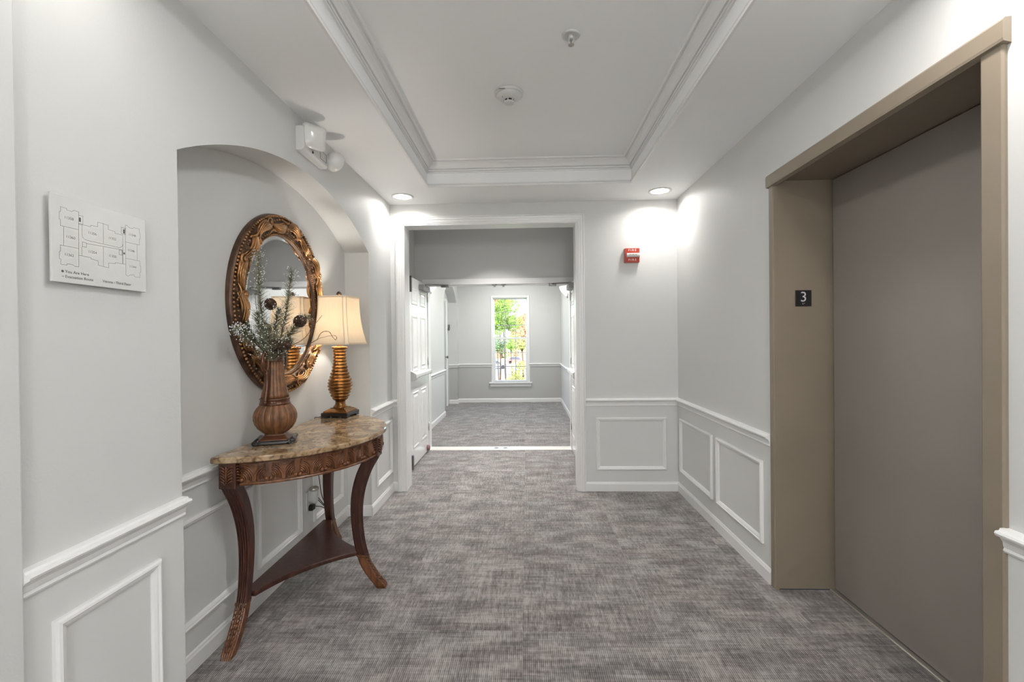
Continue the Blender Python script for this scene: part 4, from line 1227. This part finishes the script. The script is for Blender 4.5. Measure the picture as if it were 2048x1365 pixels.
# ------------------------------------------------------------------ evacuation sign
SGX = XL + .011
sg = empty('evacuation_sign', (XL, 1.267, 1.53)); tag(sg, 'clear acrylic evacuation plan sign on the left wall', 'sign')
SO = sg.location
def SGN(a, b, h): return (SGX + .006 + h, 1.108 + a * .000985, 1.527 + b * .000966)
mk('panel', MB().box(SGX, SGX + .006, 1.108, 1.393, 1.527, 1.754), simple('sign_white_acrylic', (0.64, 0.64, 0.625), 0.12), sg, SO, bevel=.0012)
for (y, z) in ((1.135, 1.56), (1.366, 1.56), (1.135, 1.725), (1.366, 1.725)):
    mk('standoff', MB().lathe([(.007, 0), (.007, .011)], (XL, y, z), 12, axis='x'), 'alu', sg, SO)
PLAN = [[(24.7, 202.0), (40.6, 201.3), (40.6, 197.5), (54.4, 196.8), (59.7, 201.7), (73.0, 201.3), (71.6, 151.5), (23.3, 151.0), (23.5, 167.2), (20.6, 167.8), (20.8, 187.1), (24.6, 189.6), (24.7, 202.0)], [(31.7, 149.9), (31.1, 99.4)], [(71.6, 151.5), (71.2, 99.3)], [(22.3, 98.9), (71.2, 99.3), (70.7, 48.3), (59.5, 47.9), (53.0, 51.6), (39.1, 51.6), (39.1, 47.8), (23.0, 47.5), (23.2, 61.5), (19.5, 62.2), (19.7, 80.8), (22.2, 82.7), (22.3, 98.9)], [(71.8, 166.9), (81.3, 167.9), (81.0, 139.3), (83.3, 132.0), (89.7, 128.1), (96.7, 127.2), (195.4, 126.5), (203.7, 132.0), (206.5, 139.6), (206.6, 167.4), (181.0, 167.2), (181.0, 172.4), (159.5, 173.3), (159.5, 186.2), (143.7, 186.7), (127.3, 186.9), (127.2, 173.9), (106.5, 172.5), (106.4, 168.5), (81.3, 167.9)], [(143.7, 186.7), (143.4, 128.5)], [(81.8, 120.0), (92.9, 119.0), (92.8, 106.7), (81.7, 106.8), (81.8, 120.0)], [(71.0, 79.9), (79.6, 80.6), (79.8, 105.9)], [(92.9, 117.5), (142.8, 119.7), (204.7, 121.5), (204.6, 78.5), (180.6, 78.6), (180.6, 74.9), (158.9, 73.8), (158.9, 59.2), (142.5, 60.7), (126.5, 61.6), (126.6, 74.3), (105.7, 76.6), (105.8, 79.6), (79.6, 80.6)], [(142.8, 119.7), (142.5, 60.7)], [(193.7, 119.3), (203.6, 119.1), (203.6, 105.2), (193.7, 105.4), (193.7, 119.3)], [(72.9, 191.7), (84.2, 192.4), (84.1, 170.1), (72.7, 169.0)], [(73.7, 185.7), (78.3, 185.9), (78.2, 174.8), (73.6, 174.6), (73.7, 185.7)], [(202.2, 190.9), (215.0, 190.9), (214.9, 171.0), (202.1, 170.6), (202.2, 190.9)], [(208.8, 185.6), (213.3, 185.7), (213.3, 173.8), (208.8, 173.8), (208.8, 185.6)], [(216.2, 200.9), (223.5, 201.2), (229.2, 196.1), (240.7, 196.3), (246.6, 200.5), (265.7, 200.9), (265.7, 188.6), (268.7, 186.6), (268.7, 169.8), (265.0, 167.3), (265.0, 149.4), (216.0, 148.6), (216.2, 200.9)], [(216.0, 148.6), (215.8, 97.8)], [(256.6, 148.7), (256.5, 97.4)], [(215.8, 97.8), (266.2, 98.0), (266.2, 82.3), (269.2, 81.7), (269.2, 63.0), (265.5, 60.8), (265.5, 45.0), (246.3, 44.5), (243.4, 50.8), (228.8, 47.5), (223.1, 43.4), (215.7, 45.6), (215.8, 97.8)], [(206.5, 139.6), (206.3, 78.8), (215.8, 79.3)]]
mb = MB()
for pl_ in PLAN:
    for (a, b) in zip(pl_, pl_[1:]):
        d = Vector((b[0] - a[0], b[1] - a[1]))
        if d.length < .01: continue
        d.normalize(); n_ = Vector((-d.y, d.x)) * .40; a2 = Vector(a) - d * .5; b2 = Vector(b) + d * .5
        mb.quad(SGN(*(a2 + n_), .0003), SGN(*(b2 + n_), .0003), SGN(*(b2 - n_), .0003), SGN(*(a2 - n_), .0003))
for (cx, cy, r) in ((210.8, 112.0, 3.2), (27.0, 29.9, 3.4)):
    mb.add([SGN(cx + r * math.cos(2 * PI * k / 16), cy + r * math.sin(2 * PI * k / 16), .0003) for k in range(16)], [tuple(range(16))])
mb.quad(SGN(25, 15.5, .0003), SGN(30.5, 15.5, .0003), SGN(30.5, 17, .0003), SGN(25, 17, .0003))
for (x0, x1, y0, y1) in ((74.2, 77.8, 175.2, 185.4), (209.2, 213.0, 174.4, 185.2)):
    mb.quad(SGN(x0, y0, .0002), SGN(x1, y0, .0002), SGN(x1, y1, .0002), SGN(x0, y1, .0002))
mk('floor_plan', mb, 'greytext', sg, SO)
for (s_, x, y) in [('11358', 45.9, 176), ('11360', 49.7, 125), ('11362', 44.9, 76), ('11356', 110.6, 150), ('11352', 171.9, 149), ('11354', 110.2, 96), ('11350', 171.6, 96), ('11348', 240.1, 175), ('11346', 235.0, 125), ('11344', 239.9, 75)]:
    mk('unit_number', text_mb(s_, 10.2, lambda a, b, h, x=x, y=y: SGN(x + a, y + b, .0004)), 'greytext', sg, SO)
for (s_, x, y, z) in (('You Are Here', 33.5, 29.9, 11.2), ('Evacuation Route', 33.5, 16.5, 11.0), ('Verona - Third Floor', 139, 17.5, 11.0)):
    mk('lettering', text_mb(s_, z, lambda a, b, h, x=x, y=y: SGN(x + a, y + b, .0004), 'LEFT', bold=.12), 'greytext', sg, SO)

# ------------------------------------------------------------------ emergency light
em = empty('emergency_light', (XL, 2.5, 2.38)); tag(em, 'white emergency light unit high on the wall above the niche arch', 'emergency light')
MO2 = em.location
bd_ = mk('housing', MB().prism([(0, 2.384), (.034, 2.384), (.046, 2.396), (.046, 2.505), (.036, 2.514), (0, 2.514)], lambda a, b, h: (XL + a, h, b), 2.372, 2.660), 'whiteplastic', em, MO2, bevel=.004)
FX = XL + .0462
def frame_lines(y0, y1, z0, z1, w_=.002):
    mb = MB()
    for (a, b, c, d) in ((y0, y1, z0, z0 + w_), (y0, y1, z1 - w_, z1), (y0, y0 + w_, z0, z1), (y1 - w_, y1, z0, z1)):
        mb.box(FX, FX + .0008, a, b, c, d)
    return mb
mk('rating_label', frame_lines(2.560, 2.640, 2.412, 2.462), 'black', bd_, MO2)
mk('printed_emblem', MB().tube([(FX + .0006, 2.60 + .018 * math.cos(2 * PI * k / 20), 2.438 + .014 * math.sin(2 * PI * k / 20)) for k in range(20)], .0008, 4, loop=True), 'alu', bd_, MO2)
mk('test_button', MB().lathe([(.007, 0), (.007, .004), (.005, .006), (.0001, .006)], (FX - .001, 2.470, 2.408), 14, axis='x'), 'black', bd_, MO2)
mb = MB()
Rm = Matrix.Rotation(math.radians(-38), 3, 'Z') @ Matrix.Rotation(math.radians(8), 3, 'Y')
HC = Vector((XL + .062, 2.445, 2.478))
def hp(p): return tuple(HC + Rm @ Vector(p))
def rs2(s, x, r=.016):
    return [hp((x, a, b)) for a, b, _ in rsq(s, r, 0)]
mb.rings([rs2(.050, -.035), rs2(.062, 0), rs2(.064, .016), rs2(.060, .022)], True, True, False)
hd = mk('lamp_head', mb, 'whiteplastic', em, MO2)
mb = MB(); mb.rings([rs2(.060, .022), rs2(.056, .030), rs2(.030, .040, .012), rs2(.004, .044, .002)], True, False, True)
mk('lens', mb, 'clearlens', hd, MO2)
mb = MB()
dc = Vector((XL + .072, 2.705, 2.445)); ax = Vector((.25, 1, -.18)).normalized()
uu = ax.cross(Vector((0, 0, 1))).normalized(); vv = ax.cross(uu)
mb.rings([[tuple(dc + ax * z + (uu * math.cos(2 * PI * j / 28) + vv * math.sin(2 * PI * j / 28)) * r) for j in range(28)] for r, z in ((.004, -.056), (.025, -.052), (.044, -.038), (.056, -.016), (.060, 0), (.060, .008), (.056, .012))], True, True, False)
h2 = mk('lamp_head', mb, 'whiteplastic', em, MO2)
mb = MB(); mb.rings([[tuple(dc + ax * z + (uu * math.cos(2 * PI * j / 28) + vv * math.sin(2 * PI * j / 28)) * r) for j in range(28)] for r, z in ((.056, .010), (.040, .016), (.003, .019))], True, False, True)
mk('lens', mb, 'clearlens', h2, MO2)
mk('neck', MB().tube([(XL + .02, 2.655, 2.45), (XL + .05, 2.67, 2.447), tuple(dc - ax * .03)], .010, 8), 'whiteplastic', h2, MO2)

# ------------------------------------------------------------------ smoke detector, sprinkler, fire alarm
sd = empty('smoke_detector', (-.085, 2.605, HT)); tag(sd, 'round white smoke detector in the middle of the ceiling tray', 'smoke detector')
c = (-.085, 2.605, HT)
mk('base', MB().lathe([(.083, 0), (.083, -.010), (.079, -.014), (.072, -.015)], c, 40), 'whiteplastic', sd, sd.location)
mk('cover', MB().lathe([(.074, -.014), (.070, -.022), (.052, -.034), (.036, -.040), (.030, -.041)], c, 40), 'whiteplastic', sd, sd.location)
mk('sensor_slot', MB().lathe([(.026, -.040), (.026, -.052)], c, 24), 'black', sd, sd.location)
for k in range(6):
    a = k * PI / 3 + .3
    mk('rib', MB().box(c[0] + .026 * math.cos(a) - .003, c[0] + .026 * math.cos(a) + .003, c[1] + .026 * math.sin(a) - .003, c[1] + .026 * math.sin(a) + .003, HT - .054, HT - .038), 'whiteplastic', sd, sd.location)
mk('cap', MB().lathe([(.030, -.052), (.030, -.057), (.024, -.061), (.0001, -.062)], c, 32), 'whiteplastic', sd, sd.location)
mk('indicator', MB().ball((c[0] - .035, c[1] - .03, HT - .036), .003, 8, 5), 'steel', sd, sd.location)
mk('slot', MB().box(c[0] - .055, c[0] - .02, c[1] - .078, c[1] - .0745, HT - .0165, HT - .013), 'steel', sd, sd.location)
sp_ = empty('fire_sprinkler', (.222, 2.12, HT)); tag(sp_, 'white pendent fire sprinkler in the ceiling tray', 'sprinkler')
c = (.222, 2.12, HT)
mk('escutcheon', MB().lathe([(.042, 0), (.041, -.005), (.030, -.009), (.027, -.005), (.018, -.003)], c, 32), 'whiteplastic', sp_, sp_.location)
mk('body', MB().lathe([(.011, 0), (.011, -.018), (.006, -.020)], c, 12), 'whiteplastic', sp_, sp_.location)
for s in (-1, 1):
    mk('frame_arm', MB().tube([(c[0] + s * .010, c[1], HT - .014), (c[0] + s * .013, c[1], HT - .026), (c[0] + s * .006, c[1], HT - .042), (c[0], c[1], HT - .046)], .0025, 6), 'whiteplastic', sp_, sp_.location)
mk('bulb', MB().tube([(c[0], c[1], HT - .020), (c[0], c[1], HT - .042)], .002, 6), 'steel', sp_, sp_.location)
mk('deflector', MB().lathe([(.003, -.044), (.014, -.047), (.014, -.0485), (.0001, -.0495)], c, 20), 'alu', sp_, sp_.location)
fa = empty('fire_alarm', (.935, D, 2.022)); tag(fa, 'red fire alarm strobe on the end wall', 'fire alarm')
FO = fa.location
mb = MB(); mb.rings([[(.870, D - .0005, 2.022), (1.0, D - .0005, 2.022), (1.0, D - .0005, 2.148), (.870, D - .0005, 2.148)], [(.872, D - .040, 2.024), (.998, D - .040, 2.024), (.998, D - .040, 2.146), (.872, D - .040, 2.146)]], True, True, True, False)
hs = mk('housing', mb, 'red', fa, FO, bevel=.003)
mk('strobe_lens', MB().prism([(.0, 2.066), (.018, 2.071), (.022, 2.085), (.018, 2.099), (0, 2.104)], lambda a, b, h: (h, D - .040 - a, b), .884, .998), M['clearlens'], fa, FO, bevel=.002)
mb = MB()
for k, (a, b) in enumerate(((.902, .922), (.928, .948), (.955, .972))):
    mb.box(a, b, D - .0625, D - .060, 2.078, 2.092)
mk('reflector', mb, 'alu', fa, FO)
for z in (2.128, 2.043):
    mk('lettering', text_mb('F I R E', .026, lambda a, b, h, z=z: (.935 + a, D - .0405 - h, z + b), bold=.0004), 'whitetext', hs, FO)

# ------------------------------------------------------------------ outside the window
M['lawn'] = simple('lawn_grass', (0.16, 0.26, 0.06), 0.9, var=0.4, vscale=1.5)
M['asphalt'] = simple('pale_concrete_lot', (0.52, 0.50, 0.47), 0.9, var=0.1, vscale=.6)
M['brickfar'] = simple('red_brick_wall', (0.30, 0.12, 0.08), 0.9, var=0.3, vscale=8)
M['tanwall'] = simple('tan_siding', (0.55, 0.42, 0.30), 0.8, var=.1)
M['rooffar'] = simple('grey_shingle_roof', (0.16, 0.17, 0.20), 0.9, var=.25, vscale=5)
M['winfar'] = simple('dark_window', (0.05, 0.06, 0.08), 0.2)
M['bark'] = simple('tree_bark', (0.05, 0.035, 0.025), 0.9)
M['leaf_g'] = simple('green_leaves', (0.20, 0.34, 0.05), 0.6, var=.45, vscale=1.2)
M['leaf_o'] = simple('orange_autumn_leaves', (0.50, 0.27, 0.14), 0.6, var=.35, vscale=1.2)
M['leaf_y'] = simple('yellow_green_leaves', (0.34, 0.36, 0.10), 0.6, var=.4, vscale=1.2)
M['leaf_d'] = simple('dark_green_leaves', (0.09, 0.17, 0.06), 0.6, var=.4, vscale=1.2)
GZ = -4.2
struct(mk('ground', MB().box(-60, 60, FD + 2.0, 170, GZ - .3, GZ), 'lawn'), 'lawn outside the window')
struct(mk('parking_lot', MB().box(-40, 40, 90, 122, GZ, GZ + .03), 'asphalt'), 'pale parking lot outside the window')
M['road'] = simple('blue_grey_asphalt', (0.17, 0.19, 0.23), 0.9, var=.15, vscale=.8)
M['pavers'] = simple('pink_brick_pavers', (0.46, 0.27, 0.22), 0.9, var=.25, vscale=2)
struct(mk('road', MB().box(-40, 40, 68, 90, GZ, GZ + .02), 'road'), 'asphalt road outside the window')
struct(mk('paving', MB().box(-14, -2.0, 52, 68, GZ, GZ + .02), 'pavers'), 'pink brick paving outside the window')
def tree(x, y, h, r, mat, label, n, ls, zc, sq_=1.0):
    e = empty('tree', (x, y, GZ)); tag(e, label, 'tree', 'trees outside the window')
    tr = mk('trunk', MB().tube([(x, y, GZ), (x + .1, y, GZ + (zc - GZ) * .5), (x, y, zc)], lambda t: .07 * (1.2 - t), 8), 'bark', e, e.location)
    for k in range(5):
        a = k * 1.257
        mk('branch', MB().tube([(x, y, zc - r * .6), (x + r * .35 * math.cos(a), y + r * .35 * math.sin(a), zc), (x + r * .6 * math.cos(a), y + r * .6 * math.sin(a), zc + r * .45)], lambda t: .03 * (1.1 - t), 5), 'bark', tr, e.location)
    mb = MB()
    lumps = [(Vector((random.gauss(0, .45), random.gauss(0, .45), random.gauss(0, .5) * sq_)), random.uniform(.3, .5)) for _ in range(18)]
    for i in range(n):
        c_, rr = random.choice(lumps)
        v = Vector((random.gauss(0, 1), random.gauss(0, 1), random.gauss(0, 1))).normalized() * rr * random.uniform(.5, 1) ** .5
        p = Vector((x, y, zc)) + (c_ + v) * r
        a = Vector((random.gauss(0, 1), random.gauss(0, 1), random.gauss(0, .6))).normalized() * ls
        b = a.cross(Vector((random.gauss(0, 1), random.gauss(0, 1), random.gauss(0, 1)))).normalized() * ls * .6
        mb.add([p - a, p + b, p + a, p - b], [(0, 1, 2, 3)])
    tag(mk('foliage', mb, mat, e, e.location, fix=False), kind='stuff')
tree(-1.22, 24, 0, .86, 'leaf_g', 'bright green tree filling the upper left of the far window', 11000, .040, zc=2.35)
tree(-2.05, 34, 0, .75, 'leaf_o', 'orange autumn tree behind the green one outside the window', 2200, .07, zc=4.0)
tree(-0.42, 40, 0, .95, 'leaf_o', 'pinkish autumn tree at the right of the far window', 3000, .075, zc=2.2)
tree(-1.95, 30, 0, .52, 'leaf_d', 'dark green tree at the left behind the lower sash', 1800, .05, zc=.85)
tree(-1.15, 33, 0, .50, 'leaf_g', 'small green tree at the middle of the lower sash', 1800, .05, zc=.80)
tree(-0.30, 30, 0, .55, 'leaf_y', 'small yellow-green tree at the right of the lower sash', 1800, .05, zc=.80)
tree(-0.42, 22, 0, .62, 'leaf_y', 'low leafy tree top at the bottom right of the far window', 2600, .045, zc=-.62)
tree(-2.9, 105, 0, 1.5, 'leaf_o', 'round orange shrub in front of the tan house', 1500, .14, zc=-3.1)
def house(x0, x1, y, zt, wall, label, roofz, wins):
    e = empty('house', ((x0 + x1) / 2, y, GZ)); tag(e, label, 'building')
    mk('wall', MB().box(x0, x1, y, y + 8, GZ, zt), wall, e, e.location)
    mk('roof', MB().prism([(y - .5, zt), (y + 8.5, zt), (y + 4, roofz)], lambda a, b, h: (h, a, b), x0 - .5, x1 + .5), 'rooffar', e, e.location)
    for (a, b, c, d) in wins:
        o = mk('window', MB().box(a - .1, b + .1, y - .05, y + .02, c - .1, d + .1), 'trim', e, e.location)
        mk('pane', MB().box(a, b, y - .08, y - .03, c, d), 'winfar', o, e.location)
house(-16, -7.0, 124, -1.5, 'brickfar', 'red brick house at the left across the parking lot', .6, [(-9.2, -8.4, -3.4, -2.2), (-11.2, -10.4, -3.4, -2.2)])
house(-5.6, 7, 126, -1.5, 'tanwall', 'tan house with a grey roof across the parking lot', .6, [(-4.6, -3.9, -3.3, -2.2), (-2.8, -2.1, -3.3, -2.2)])
def car(x, y, col, label):
    e = empty('car', (x, y, GZ + .03)); tag(e, label, 'car', 'parked cars outside the window')
    z = GZ + .03
    paint = simple('car_paint', col, .25)
    mk('body', MB().prism([(-2.1, .35), (2.1, .35), (2.15, .75), (1.3, .92), (-1.9, .95), (-2.15, .7)], lambda a, b, h: (x + a, y + h, z + b), -.85, .85), paint, e, e.location, bevel=.04)
    mk('cabin', MB().prism([(-1.6, .92), (1.0, .92), (.4, 1.45), (-1.1, 1.48)], lambda a, b, h: (x + a, y + h, z + b), -.72, .72), 'winfar', e, e.location, bevel=.03)
    for wx in (-1.3, 1.35):
        for wy in (-.85, .7):
            mk('wheel', MB().lathe([(.33, 0), (.33, .16)], (x + wx, y + wy, z + .33), 16, axis='y'), 'black', e, e.location)
car(-5.6, 82, (.16, .19, .27), 'blue-grey car parked outside the far window')
car(-2.2, 97, (.22, .10, .10), 'maroon car parked farther off outside the window')
mk_wall = mk('brick_pillar', MB().box(-1.55, -.75, 118, 118.8, GZ, -1.55).box(-1.65, -.65, 117.9, 118.9, -1.55, -1.4), 'brickfar', None, (-1.15, 118.4, GZ)); tag(mk_wall, 'red brick gate pillar at the far side of the parking lot', 'pillar')
